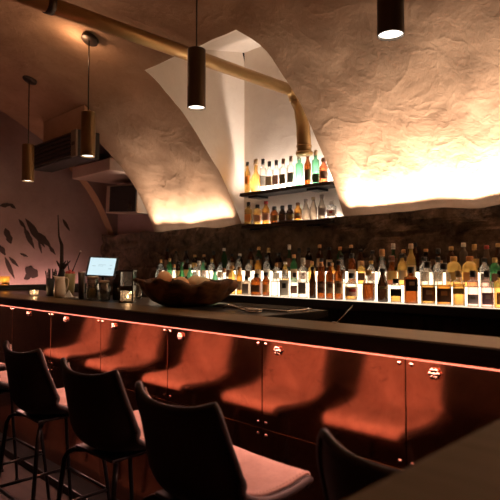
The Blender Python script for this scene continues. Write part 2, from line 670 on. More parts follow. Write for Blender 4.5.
    for i in range(nx + 1):
        x = X_END + (X_NEAR - X_END) * i / nx
        row = []
        for j in range(nz + 1):
            z = 0.75 + (zt - 0.75) * j / nz
            p = Vector((x * 2.2 + 0.35 * noise.noise(Vector((x * 5, z * 5, 0))), z * 6.2 + 0.3 * noise.noise(Vector((x * 4, z * 4, 3))), 0))
            dist, _ = noise.voronoi(p)
            e = min(1.0, (dist[1] - dist[0]) * 3.2)
            y = 3.18 - 0.024 * e - 0.016 * noise.noise(Vector((x * 9, z * 9, 2))) - 0.012 * noise.noise(p + Vector((3, 3, 3)))
            zz = z + (0.020 * noise.noise(Vector((x * 3.5, 0, 8))) + 0.022 if j == nz else 0)
            row.append(bm.verts.new((x, y, zz)))
        row.append(bm.verts.new((x, row[-1].co.y + 0.025, zt - 0.004)))
        row.append(bm.verts.new((x, Y_BACK + 0.06, zt - 0.004)))
        row.insert(0, bm.verts.new((x, 3.17, 0.0)))
        grid.append(row)
    for i in range(nx):
        for j in range(len(grid[0]) - 1):
            bm.faces.new((grid[i][j], grid[i + 1][j], grid[i + 1][j + 1], grid[i][j + 1]))
    struct(mesh_obj('wall_back', bm, 'stone', smooth=False))
    # walls behind and beside the camera
    struct(mesh_obj('wall_front', bx(X_END - 0.1, X_NEAR, Y_FRONT - 0.1, Y_FRONT, 0, 1.70), 'stone'))
    bm = bmesh.new()
    vs = [bm.verts.new((X_NEAR - 0.02, Y_FRONT - 0.1, 0))] + [bm.verts.new((X_NEAR - 0.02, p.y, p.z + 0.05)) for p in pts] + [bm.verts.new((X_NEAR - 0.02, Y_BACK + 0.05, 0))]
    bmesh.ops.triangulate(bm, faces=[bm.faces.new(vs)])
    struct(mesh_obj('wall_right', bm, 'vault'))
    # plastered lintel across the recess
    bm = bx(RX0 - 0.005, RX1 + 0.0, 2.74, 3.31, 2.275, 2.40)
    struct(bevel(mesh_obj('trim_1', bm, 'beam'), 0.01))


build_setting()


# ------------------------------------------------------------------ light strips
def strip_light(parent, loc, rot, sx, sy, power, color, spread=180):
    l = lamp('strip_glow', 'AREA', loc, power, color, 0, rot, shape='RECTANGLE', size=sx, size_y=sy, spread=math.radians(spread))
    l.parent = parent
    return l


def strips():
    for x0, x1, k, lab in ((-4.62, NX0 - 0.06, 0.36, 'white light strip on the stone ledge left of the bottle niche'),
                        (NX1 + 0.06, 1.2, 1.0, 'white light strip on the stone ledge right of the bottle niche')):
        t = thing('light_strip', lab, 'light strip', ((x0 + x1) / 2, 3.205, 1.662), 0, 'light strips on the stone ledge')
        hl = (x1 - x0) / 2
        mesh_obj('channel', bx(-hl, hl, -0.014, 0.014, 0, 0.006), 'steel', t)
        mesh_obj('diffuser', bx(-hl + 0.005, hl - 0.005, -0.010, 0.010, 0.006, 0.010), 'led_white', t)
        strip_light(t, (0, 0, 0.012), (math.radians(180 + 9), 0, 0), 2 * hl - 0.02, 0.02, L_LEDGE * k * 2 * hl, (1.0, 0.82, 0.69), 64)
    t = thing('light_strip', 'pinkish light strip along the dark boarding of the end wall', 'light strip', (X_END + 0.125, 1.2, 1.12))
    mesh_obj('diffuser', bx(-0.008, 0.008, -1.6, 1.7, 0.004, 0.012), 'led_pink', t)
    mesh_obj('channel', bx(-0.012, 0.012, -1.6, 1.7, 0, 0.004), 'steel', t)


strips()

# ------------------------------------------------------------------ bar counter
BY, BZ = 1.55, 1.105         # front edge and top of the counter
CP = 1.62                    # plane of the copper sheets
bar = thing('bar_counter', 'long bar counter with copper front and dark edged wooden top', 'bar counter', (0, 0, 0))
bevel(mesh_obj('front_ledge', bx(-5.40, 0.7, BY + 0.002, 1.80, BZ - 0.02, BZ), 'tan_wood', bar), 0.003)
bevel(mesh_obj('edge_board', bx(-5.40, 0.7, BY - 0.004, BY + 0.012, BZ - 0.058, BZ - 0.004), 'dark_wood', bar), 0.003)
mesh_obj('soffit_board', bx(-5.40, 0.7, BY + 0.012, 1.80, BZ - 0.055, BZ - 0.02), 'dark_wood', bar)
bevel(mesh_obj('worktop', bx(-5.40, -1.72, 1.801, 2.30, BZ - 0.04, BZ), 'dark_wood', bar), 0.003)
mesh_obj('carcass', bx(-5.40, 0.7, CP + 0.014, 1.80, 0.0, BZ - 0.055), 'dark_wood', bar)
mesh_obj('carcass', bx(-5.40, -1.76, 1.80, 2.26, 0.0, BZ - 0.04), 'dark_wood', bar)
bevel(mesh_obj('plinth', bx(-5.40, 0.7, 1.50, CP + 0.014, 0.0, 0.05), 'dark_wood', bar), 0.005)
led = mesh_obj('light_strip', bx(-5.30, 0.6, BY + 0.036, BY + 0.048, BZ - 0.0595, BZ - 0.055), 'led_red', bar)
mesh_obj('glow_line', bx(-5.40, 0.7, CP - 0.006, CP, 1.029, 1.033), 'glow_line_copper', bar)  # thin strip added to catch the red light as a glow line
seams = [-5.40, -4.80, -4.15, -3.50, -2.85, -2.20, -1.55, -0.90, -0.25, 0.40, 0.70]
for a, b in zip(seams, seams[1:]):
    for z0, z1 in ((0.672, BZ - 0.058), (0.052, 0.668)):
        p = bevel(mesh_obj('copper_panel', bx(a + 0.0015, b - 0.0015, CP, CP + 0.012, z0, z1), 'copper', bar), 0.002)
        # screws in the corners
        for sx in (a + 0.022, b - 0.022):
            for sz in (z0 + 0.02, z1 - 0.034) if z0 > 0.5 else (z1 - 0.025,):
                bm = bmesh.new()
                lathe(bm, [(0.0075, 0), (0.0075, 0.002), (0.005, 0.0045), (0.001, 0.0055)], 10)
                s = mesh_obj('screw', bm, 'chrome', p, True)
                s.location = (sx, CP, sz)
                s.rotation_euler = (PI / 2, 0, 0)
for hx in (-5.05, -4.45, -3.85, -3.28, -2.70, -2.09, -1.458, -0.797):
    bm = bmesh.new()
    lathe(bm, [(0.012, 0), (0.012, 0.003), (0.006, 0.005), (0.006, 0.007)], 10)
    for k in range(6):
        a = PI / 3 * k
        lathe(bm, [(0.001, 0.004), (0.006, 0.005), (0.0075, 0.009), (0.005, 0.013), (0.001, 0.014)], 8, ox=0.0125 * math.cos(a), oy=0.0125 * math.sin(a))
    lathe(bm, [(0.001, 0.004), (0.006, 0.006), (0.006, 0.013), (0.001, 0.016)], 8)
    h = mesh_obj('bag_hook', bm, 'chrome', bar, True)
    h.location = (hx, CP, 0.995)
    h.rotation_euler = (PI / 2, 0, 0)


# ------------------------------------------------------------------ bar stools
def cat(pts, t):
    """Catmull-Rom through a list of tuples, t in 0..1"""
    n = len(pts) - 1
    f = min(max(t, 0), 1) * n
    i = min(int(f), n - 1)
    u = f - i
    p0, p1, p2, p3 = (pts[max(i - 1, 0)], pts[i], pts[i + 1], pts[min(i + 2, n)])
    return tuple(0.5 * (2 * b + (c - a) * u + (2 * a - 5 * b + 4 * c - d) * u * u + (3 * b - a - 3 * c + d) * u ** 3) for a, b, c, d in zip(p0, p1, p2, p3))


#        y      z      half   lift
SHELL = [(0.265, 0.655, 0.185, 0.004), (0.245, 0.682, 0.205, 0.006), (0.13, 0.672, 0.222, 0.014), (0.02, 0.664, 0.228, 0.032),
         (-0.08, 0.672, 0.228, 0.070), (-0.125, 0.720, 0.222, 0.092), (-0.138, 0.795, 0.215, 0.080), (-0.146, 0.875, 0.209, 0.055), (-0.150, 0.932, 0.205, 0.040)]


def shell_pt(u, v, off=0.0):
    y, z, hw, lf = cat(SHELL, v)
    e = 0.01
    y1, z1 = cat(SHELL, v - e)[:2]
    y2, z2 = cat(SHELL, v + e)[:2]
    t = Vector((0, y2 - y1, z2 - z1)).normalized()
    n = Vector((0, t.z, -t.y))           # towards the sitter
    if n.z < 0 and v < 0.5:
        n = -n
    if v >= 0.5 and n.y < 0:
        n = -n
    k = abs(u) ** 2.3
    top = 0.027 * max(0, (v - 0.75) / 0.25) ** 1.5 * abs(u) ** 2.5
    hw *= 1 - 0.07 * max(0, (v - 0.86) / 0.14) ** 2
    p = Vector((u * hw * (1 - 0.05 * k), y, z + top)) + n * (lf * k + off)
    return p


def shell_patch(u0, u1, v0, v1, nu, nv, off):
    bm = bmesh.new()
    g = [[bm.verts.new(shell_pt(u0 + (u1 - u0) * i / nu, v0 + (v1 - v0) * j / nv, off)) for i in range(nu + 1)] for j in range(nv + 1)]
    for j in range(nv):
        for i in range(nu):
            bm.faces.new((g[j][i], g[j][i + 1], g[j + 1][i + 1], g[j + 1][i]))
    return bm


def solid(o, th, off):
    m = o.modifiers.new('solidify', 'SOLIDIFY')
    m.thickness = th
    m.offset = off
    return bevel(o, min(0.006, th * 0.4), 2)


def thick_patch(u0, u1, v0, v1, nu, nv, o0, o1):
    """closed slab between two offsets of the shell surface"""
    bm = bmesh.new()
    S = []
    for off in (o0, o1):
        S.append([[bm.verts.new(shell_pt(u0 + (u1 - u0) * i / nu, v0 + (v1 - v0) * j / nv, off)) for i in range(nu + 1)] for j in range(nv + 1)])
    for s in S:
        for j in range(nv):
            for i in range(nu):
                bm.faces.new((s[j][i], s[j][i + 1], s[j + 1][i + 1], s[j + 1][i]))
    a, b = S
    ed = [(0, i) for i in range(nu)] + [(j, nu) for j in range(nv)] + [(nv, i) for i in range(nu, 0, -1)] + [(j, 0) for j in range(nv, 0, -1)]
    for q, r in zip(ed, ed[1:] + ed[:1]):
        bm.faces.new((a[q[0]][q[1]], a[r[0]][r[1]], b[r[0]][r[1]], b[q[0]][q[1]]))
    return bm


def make_stool():
    t = thing('bar_stool', 'x', 'bar stool')
    bevel(mesh_obj('bucket_shell', thick_patch(-1, 1, 0, 1, 28, 40, -0.022, 0.0), 'leather_out', t, True), 0.008, 3)
    mesh_obj('seat', thick_patch(-0.955, 0.955, 0.015, 0.52, 26, 22, 0.0005, 0.010), 'leather_in', t, True)
    mesh_obj('backrest', thick_patch(-0.955, 0.955, 0.53, 0.985, 26, 20, 0.0005, 0.010), 'leather_in', t, True)
    rim = [shell_pt(-1, i / 40, -0.014) for i in range(41)] + [shell_pt(-1 + 2 * i / 24, 1, -0.014) for i in range(1, 24)] + \
          [shell_pt(1, 1 - i / 40, -0.014) for i in range(41)] + [shell_pt(1 - 2 * i / 24, 0, -0.014) for i in range(1, 24)]
    bm = bmesh.new()
    c = Vector((0, 0, 0))
    tube(bm, [p + (Vector((p.x * 0.02, 0, 0.002))) for p in rim], 0.0115, 8, True)
    mesh_obj('piping', bm, 'leather_out', t, True)
    # stitching along the inside of the rim
    bm = bmesh.new()
    st = [(-0.93, i / 60) for i in range(2, 59)] + [(0.93, i / 60) for i in range(2, 59)] + [(-0.9 + 1.8 * i / 40, 0.955) for i in range(41)]
    for u, v in st[::1]:
        p = shell_pt(u, v, 0.011)
        lathe(bm, [(0.0005, p.z - 0.002), (0.002, p.z), (0.0005, p.z + 0.002)], 5, ox=p.x, oy=p.y)
    mesh_obj('stitching', bm, 'stitch', t)
    bm = bmesh.new()
    box(bm, -0.13, 0.13, -0.10, 0.15, 0.628, 0.640)
    bevel(mesh_obj('mounting_plate', bm, 'black_metal', t), 0.004)
    for sx in (-1, 1):
        for sy in (-1, 1):
            y0 = 0.03 + sy * 0.09
            pts = [(sx * 0.09, y0, 0.620), (sx * 0.145, 0.03 + sy * 0.125, 0.618), (sx * 0.165, 0.03 + sy * 0.14, 0.607), (sx * 0.176, 0.03 + sy * 0.15, 0.58),
                   (sx * 0.20, 0.03 + sy * 0.185, 0.25), (sx * 0.215, 0.03 + sy * 0.21, 0.008)]
            bm = bmesh.new()
            tube(bm, pts, 0.0095, 10)
            leg = mesh_obj('leg', bm, 'black_metal', t, True)
            bm = bmesh.new()
            lathe(bm, [(0.012, 0), (0.012, 0.012), (0.010, 0.016)], 10, ox=sx * 0.2155, oy=0.03 + sy * 0.211)
            mesh_obj('foot_cap', bm, 'black', leg, True)
    q = 0.198, 0.182
    for p, r in (((-q[0], 0.03 - q[1]), (q[0], 0.03 - q[1])), ((-q[0], 0.03 + q[1]), (q[0], 0.03 + q[1])), ((-q[0], 0.03 - q[1]), (-q[0], 0.03 + q[1])), ((q[0], 0.03 - q[1]), (q[0], 0.03 + q[1]))):
        bm = bmesh.new()
        tube(bm, [(p[0], p[1], 0.27), (r[0], r[1], 0.27)], 0.008, 10)
        mesh_obj('footrest_bar', bm, 'black_metal', t, True)
    return t


proto = make_stool()
stools = [(-0.555, 1.095, 0.02, 'dark leather bucket bar stool nearest the camera, beside the high table corner'),
          (-1.265, 1.08, -0.02, 'dark leather bucket bar stool at centre front, its red lit seat wide open'),
          (-1.855, 1.125, 0.03, 'third bucket bar stool from the right, between two dark stools'),
          (-2.525, 1.155, 0.0, 'fourth bucket bar stool from the right, at the left of photo'),
          (-3.22, 1.15, 0.02, 'bucket bar stool cut off by the left edge of photo'),
          (-3.88, 1.14, -0.02, 'bucket bar stool farthest left, seen only mirrored in the copper bar front')]
for i, (x, y, rz, lab) in enumerate(stools):
    s = proto if i == 0 else copy_tree(proto)
    s.location = (x, y, 0)
    s.rotation_euler = (0, 0, rz)
    tag(s, lab, 'bar stool', 'bar stools along the counter')

# ------------------------------------------------------------------ high table in the foreground
t = thing('high_table', 'blurred olive brown high table in the near right corner', 'table', (0.1, 0.52, 0))
bevel(mesh_obj('tabletop', bx(-0.42, 0.42, -0.42, 0.42, 1.06, 1.10), 'table_wood', t), 0.006)
bm = bmesh.new()
lathe(bm, [(0.035, 0.02), (0.035, 1.06)], 16)
mesh_obj('pedestal', bm, 'black_metal', t, True)
bm = bmesh.new()
lathe(bm, [(0.24, 0), (0.24, 0.012), (0.06, 0.022), (0.036, 0.035)], 28)
mesh_obj('foot_plate', bm, 'black_metal', t, True)


# ------------------------------------------------------------------ pendant lamps
def pendant(px, ytop, ybot, Y, rad, lab, up, mat, spot, canopy_z):
    X, d = ray(px, Y)
    z0, z1 = zat(ybot, d), zat(ytop, d)
    t = thing('pendant_lamp', lab, 'pendant lamp', (X, Y, z0), 0, 'tube pendant lamps over the bar')
    h = z1 - z0
    bm = bmesh.new()
    lathe(bm, [(rad * 0.93, 0.012), (rad * 0.93, 0.0), (rad, 0.0), (rad, h - 0.004), (rad - 0.004, h), (0.012, h), (0.012, h - 0.01), (rad * 0.93, h - 0.012)], 36, close=False)
    for f in list(bm.faces):
        pass
    mesh_obj('shade', bm, mat, t, True)
    m = t.children[0].modifiers.new('edges', 'EDGE_SPLIT')
    m.split_angle = 0.6
    bm = bmesh.new()
    lathe(bm, [(rad * 0.925, 0.010), (rad * 0.925, 0.018)], 32)
    mesh_obj('lamp_disc', bm, 'lamp_disc', t)
    a = math.asin(min(1, (Y - YC) / RV(0.4)))
    bm = bmesh.new()
    tube(bm, [(0, 0, h), (0, 0, canopy_z - z0)], 0.0045, 8)
    mesh_obj('rod', bm, 'dark_bronze', t, True)
    bm = bmesh.new()
    lathe(bm, [(0.058, 0), (0.062, 0.004), (0.062, 0.026), (0.05, 0.032)], 28)
    c = mesh_obj('canopy', bm, 'dark_bronze', t, True)
    c.location = (0, 0, canopy_z - z0 - 0.008)
    c.rotation_euler = (-0.42, 0, 0)
    l = lamp('lamp_light', 'SPOT', (0, 0, -0.006), spot, (1.0, 0.72, 0.45), 0.03, spot_size=math.radians(80), spot_blend=0.6)
    l.parent = t
    if up:
        l = lamp('lamp_light', 'POINT', (-0.09, -0.09, canopy_z - z0 - 0.06), up, (1.0, 0.58, 0.34), 0.02)
        l.parent = t


def ceil_z(Y):
    lo, hi = 0.0, A_SP
    for _ in range(40):
        mid = (lo + hi) / 2
        if YC + RV(mid) * math.sin(mid) < Y:
            lo = mid
        else:
            hi = mid
    return ZC + RV(lo) * math.cos(lo)


pendant(392.5, -37, 33, 1.76, 0.049, 'dark tube pendant lamp nearest, cut by the top of photo', 0, 'dark_bronze', P_SPOT, ceil_z(1.76) - 0.02)
pendant(196, 47, 107, 1.83, 0.049, 'bronze tube pendant lamp hanging in front of the white niche', 0, 'dull_bronze', P_SPOT, ceil_z(1.83) - 0.02)
pendant(87, 111, 156, 1.87, 0.050, 'bronze tube pendant lamp under the bright ceiling patch, second from left', P_UP * 0.55, 'bronze', P_SPOT, ceil_z(1.87) - 0.02)
pendant(27, 144, 181, 1.90, 0.050, 'bronze tube pendant lamp farthest left, by the slatted box', 0, 'bronze', P_SPOT, ceil_z(1.90) - 0.02)

# ------------------------------------------------------------------ pipe across the vault
XP, ZP, RP = -2.63, 2.66, 0.042
t = thing('vent_pipe', 'brass coloured round pipe running under the vault into the niche', 'pipe', (XP, 2.0, ZP))
bm = bmesh.new()
tube(bm, [(0, -1.62, 0), (0, 1.02, 0)], RP, 24)
mesh_obj('long_tube', bm, 'pipe', t, True)
bm = bmesh.new()
tube(bm, [(0, 1.02, 0), (0, 1.04, 0), (0, 1.075, -0.012), (0, 1.10, -0.04), (0.0, 1.105, -0.07)], [RP * 1.0, RP * 1.02, RP * 0.98, RP * 0.95, RP * 0.95], 24)
mesh_obj('elbow', bm, 'pipe', t, True)
bm = bmesh.new()
tube(bm, [(0.0, 1.105, -0.07), (0.05, 1.105, -0.14), (0.09, 1.10, -0.30), (0.10, 1.10, -0.48)], [0.034, 0.042, 0.052, 0.054], 24)
mesh_obj('down_tube', bm, 'pipe', t, True)
bm = bmesh.new()
tube(bm, [(0.10, 1.10, -0.478), (0.10, 1.10, -0.498)], 0.064, 24)
tube(bm, [(0.098, 1.10, -0.43), (0.098, 1.10, -0.44)], 0.058, 24)
mesh_obj('flange', bm, 'pipe', t, True)
bm = bmesh.new()
tube(bm, [(0, -0.83, 0), (0, -0.79, 0)], 0.048, 24)
cl = mesh_obj('pipe_collar', bm, 'dark_bronze', t, True)
bm = bmesh.new()
tube(bm, [(0, -0.81, 0.046), (0, -0.81, ceil_z(1.19) - ZP)], 0.006, 8)
mesh_obj('hanger_rod', bm, 'dark_bronze', cl, True)

# ------------------------------------------------------------------ slatted air unit and box in the recess
t = thing('air_conditioner', 'dark slatted air unit hung under the vault behind left pendants', 'air conditioner', (-4.72, 2.2, 2.28))
bm = bx(-0.52, 0.42, 0.012, 0.22, 0.0, 0.235)
bevel(mesh_obj('casing', bm, 'black', t), 0.008)
bm = bmesh.new()
for k in range(6):
    z = 0.02 + k * 0.037
    box(bm, -0.50, 0.31, -0.004, 0.014, z, z + 0.013)
mesh_obj('grille', bm, 'dark_bronze', t)
bm = bmesh.new()
box(bm, 0.325, 0.42, -0.008, 0.014, 0.0, 0.235)
fr = bevel(mesh_obj('end_cover', bm, 'grey_plastic', t), 0.006)
bm = bmesh.new()
box(bm, 0.345, 0.40, -0.010, -0.006, 0.10, 0.13)
mesh_obj('badge_plate', bm, 'dark_bronze', fr)
bm = bmesh.new()
vs = box(bm, -0.46, 0.36, 0.10, 0.21, 0.235, 0.30)
for v in vs:
    if v.co.z > 0.25:
        v.co.z = ceil_z(2.2 + v.co.y) - 2.28 - 0.01
mesh_obj('mounting_pad', bm, 'vault', t)
t = thing('wall_speaker', 'dark fronted box with pale side panel mounted in the recess under lintel', 'wall unit', (-5.0, 3.06, 1.90))
t.rotation_euler = (0, math.radians(4), 0)
bevel(mesh_obj('casing', bx(-0.31, 0.30, 0.0, 0.23, 0, 0.30), 'pale_plastic', t), 0.012)
bevel(mesh_obj('front_panel', bx(-0.21, 0.295, -0.014, 0.002, 0.015, 0.285), 'black', t), 0.006)
bm = bmesh.new()
for k in range(5):
    a = PI / 2 + k * 2 * PI / 5
    tube(bm, [(0.22, -0.02, 0.07), (0.22 + 0.06 * math.cos(a), -0.03, 0.07 + 0.06 * math.sin(a))], [0.012, 0.003], 6)
mesh_obj('star_ornament', bm, 'dark_bronze', t)

# ------------------------------------------------------------------ back bar
SY0 = 2.76
bb = thing('back_bar', 'dark back bar cabinet below the lit rows of bottles', 'cabinet', (0, 0, 0))
ZB = 1.12
XB0, XB1 = -4.30, 0.3
bevel(mesh_obj('top_slab', bx(XB0, XB1, SY0, 3.125, ZB - 0.05, ZB), 'black', bb), 0.003)
mesh_obj('carcass', bx(XB0 + 0.02, XB1 - 0.02, SY0 + 0.045, 3.12, 0.08, ZB - 0.05), 'dark_wood', bb)
mesh_obj('plinth', bx(XB0 + 0.03, XB1 - 0.03, SY0 + 0.07, 3.12, 0.0, 0.08), 'black', bb)
nd = 8
dw = (XB1 - XB0 - 0.04) / nd
for i in range(nd):
    x0 = XB0 + 0.02 + dw * i
    d_ = bevel(mesh_obj('door', bx(x0 + 0.003, x0 + dw - 0.003, SY0 + 0.022, SY0 + 0.045, 0.09, ZB - 0.055), 'cabinet', bb), 0.003)
    bm = bmesh.new()
    hx = x0 + (dw - 0.05 if i % 2 == 0 else 0.05)
    tube(bm, [(hx, SY0 + 0.024, 0.80), (hx, SY0 + 0.002, 0.81), (hx, SY0 + 0.002, 0.93), (hx, SY0 + 0.024, 0.94)], 0.005, 8)
    mesh_obj('handle', bm, 'black_metal', d_, True)
R1, R2Z = 1.22, 1.30
for y0, y1, z, zlo, lab in ((2.915, 3.029, R1, ZB + 0.004, 'lower lit riser behind the front row of bottles on the back bar'),
                            (3.03, 3.125, R2Z, R1 + 0.004, 'upper lit riser behind the middle row of bottles on the back bar')):
    t = thing('bottle_riser', lab, 'riser', (0, 0, ZB + 0.0025), 0, 'lit bottle risers')
    mesh_obj('riser_box', bx(XB0 + 0.06, -0.86, y0 + 0.006, y1, 0.0, z - ZB - 0.0045), 'black', t)
    mesh_obj('light_panel', bx(XB0 + 0.07, -0.87, y0, y0 + 0.006, max(0.0, zlo - ZB - 0.0045), z - ZB - 0.0035), 'led_riser', t)
    if y0 < 3:
        mesh_obj('top_light_panel', bx(XB0 + 0.07, -0.87, y0 + 0.006, y1 - 0.002, z - ZB - 0.0045, z - ZB - 0.0027), 'led_top', t)
mesh_obj('light_panel', bx(XB0 + 0.07, -0.87, SY0 + 0.03, 2.914, ZB, ZB + 0.002), 'led_top', bb)


# ------------------------------------------------------------------ bottles
MC = {}
ORD = ['', 'first', 'second', 'third', 'fourth', 'fifth', 'sixth', 'seventh', 'eighth', 'ninth', 'tenth', 'eleventh', 'twelfth', 'thirteenth', 'fourteenth',
       'fifteenth', 'sixteenth', 'seventeenth', 'eighteenth', 'nineteenth', 'twentieth']


def ordinal(n):
    if n <= 20:
        return ORD[n]
    tens = {2: 'twenty', 3: 'thirty', 4: 'forty'}[n // 10]
    return {20: 'twentieth', 30: 'thirtieth', 40: 'fortieth'}[n] if n % 10 == 0 else tens + '-' + ORD[n % 10]


def body_profile(kind, r, h):
    n = min(0.0145, r * 0.42)
    if kind == 'round':
        return [(r * .86, 0), (r, .010), (r, h * .60), (r * .93, h * .66), (r * .6, h * .735), (n * 1.1, h * .79), (n, h * .84), (n, h * .90), (n * 1.2, h * .905), (n * 1.2, h * .93)], h * .93
    if kind == 'slope':
        return [(r * .86, 0), (r, .010), (r, h * .46), (r * .92, h * .54), (r * .66, h * .64), (n * 1.3, h * .74), (n, h * .80), (n, h * .92), (n * 1.2, h * .925), (n * 1.2, h * .95)], h * .95
    if kind == 'squat':
        return [(r * .80, 0), (r * .98, .012), (r * 1.02, h * .25), (r, h * .5), (r * .82, h * .64), (n * 1.4, h * .72), (n * 1.1, h * .76), (n * 1.1, h * .88)], h * .88
    if kind == 'decanter':
        return [(r * .6, 0), (r * .85, .008), (r, h * .22), (r * .95, h * .38), (r * .7, h * .50), (n * 1.3, h * .58), (n, h * .66), (n, h * .84), (n * 1.5, h * .86)], h * .86
    if kind == 'arch':
        return [(r * .92, 0), (r, .008), (r, h * .55), (r * .96, h * .64), (r * .84, h * .72), (r * .6, h * .785), (n * 1.2, h * .82), (n, h * .84), (n, h * .90)], h * .90
    if kind == 'box':
        return [(r * .95, 0), (r, .006), (r, h * .66), (r * .95, h * .70), (r * .5, h * .735), (n * 1.1, h * .76), (n * 1.1, h * .88)], h * .88
    return body_profile('round', r, h)


SQ = {'box': 0.62, 'arch': 0.35}


def get_mesh(key, make, mat, smooth=True):
    if key not in MC:
        bm = make()
        me = bpy.data.meshes.new(key[0])
        bmesh.ops.recalc_face_normals(bm, faces=bm.faces)
        bm.to_mesh(me)
        bm.free()
        me.materials.append(M[mat])
        for p in me.polygons:
            p.use_smooth = smooth
        MC[key] = me
    return MC[key]


def bottle(loc, kind, r, h, glass, liq, label, cap, text, group, rz=0.0, fill=0.5, lab_z=(0.16, 0.48), mark=None, cat_='bottle'):
    r, h = round(r, 3), round(h, 2)
    prof, htop = body_profile(kind, r, h)
    sq = SQ.get(kind, 0)
    t = thing('bottle', text, cat_, loc, rz, group)
    link_mesh('glass_body', get_mesh(('glass_body', kind, r, h, glass), lambda: _l(prof, 20, sq), 'g_' + glass), t)
    if liq:
        zf = h * fill
        lp = [(max(0.004, a * .90), max(z, 0.006)) for a, z in prof if z <= zf]
        k = [i for i, (a, z) in enumerate(prof) if z <= zf][-1]
        (ra, za), (rb, zb) = prof[k], prof[k + 1]
        lp.append(((ra + (rb - ra) * (zf - za) / (zb - za)) * .90, zf))
        link_mesh('liquid', get_mesh(('liquid', kind, r, h, liq, round(fill, 2)), lambda: _l(lp, 18, sq), 'g_' + liq), t)
    if label:
        z0, z1 = lab_z[0] * h, lab_z[1] * h
        ro = r * (1.025 if kind in ('round', 'slope', 'box', 'arch') else 1.05)
        lb = link_mesh('label', get_mesh(('label', kind, r, h, label, lab_z), lambda: _band(ro, z0, z1, sq, kind), 'c_' + label, not sq), t)
        if mark:
            zm0, zm1 = z0 + (z1 - z0) * .48, z0 + (z1 - z0) * .80
            link_mesh('emblem', get_mesh(('emblem', kind, r, h, mark, lab_z), lambda: _band(ro * 1.012, zm0, zm1, sq, kind, 0.45), 'c_' + mark, not sq), lb)
    n = min(0.0145, r * 0.42)
    cp = [(n * 1.32, htop - .012), (n * 1.32, h - .003), (n * 1.1, h)]
    link_mesh('cap', get_mesh(('cap', r, h, round(htop, 3), cap), lambda: _l(cp, 14, 0), 'c_' + cap), t)
    return t


def _l(prof, seg, sq):
    bm = bmesh.new()
    lathe(bm, prof, seg, sq)
    return bm


def _band(r, z0, z1, sq, kind, half=1.0):
    bm = bmesh.new()
    mid = -PI / 4 if not sq else -PI / 2
    hw = (1.15 if not sq else 0.86) * half
    lathe(bm, [(r, z0), (r, z1)], 14, sq, a0=mid - hw, a1=mid + hw, close=False)
    return bm


def row(spec, Y, zbase, rowname, group, lab_end):
    """spec entries: (image column, top line, width, kind, glass, liquid, label, cap, looks, extra)"""
    n = len(spec)
    for i, s in enumerate(spec):
        px, yt, wd, kind, glass, liq, label, cap, looks = s[:9]
        kw = s[9] if len(s) > 9 else {}
        X, d = ray(px, Y)
        h = max(0.14, min(0.36, zat(yt, d) - zbase))
        r = wd / 2 * d / 540 * (0.86 if kind == 'box' else 0.97)
        k = n - i
        text = f"{looks}, {ordinal(k) + ' from right' if k > 1 else 'rightmost'}, {lab_end}"
        bottle((X, Y, zbase), kind, r, h, glass, liq, label, cap, text, group, (0 if not SQ.get(kind) else 0.50 + 0.18 * math.sin(i * 7.3)), **kw)


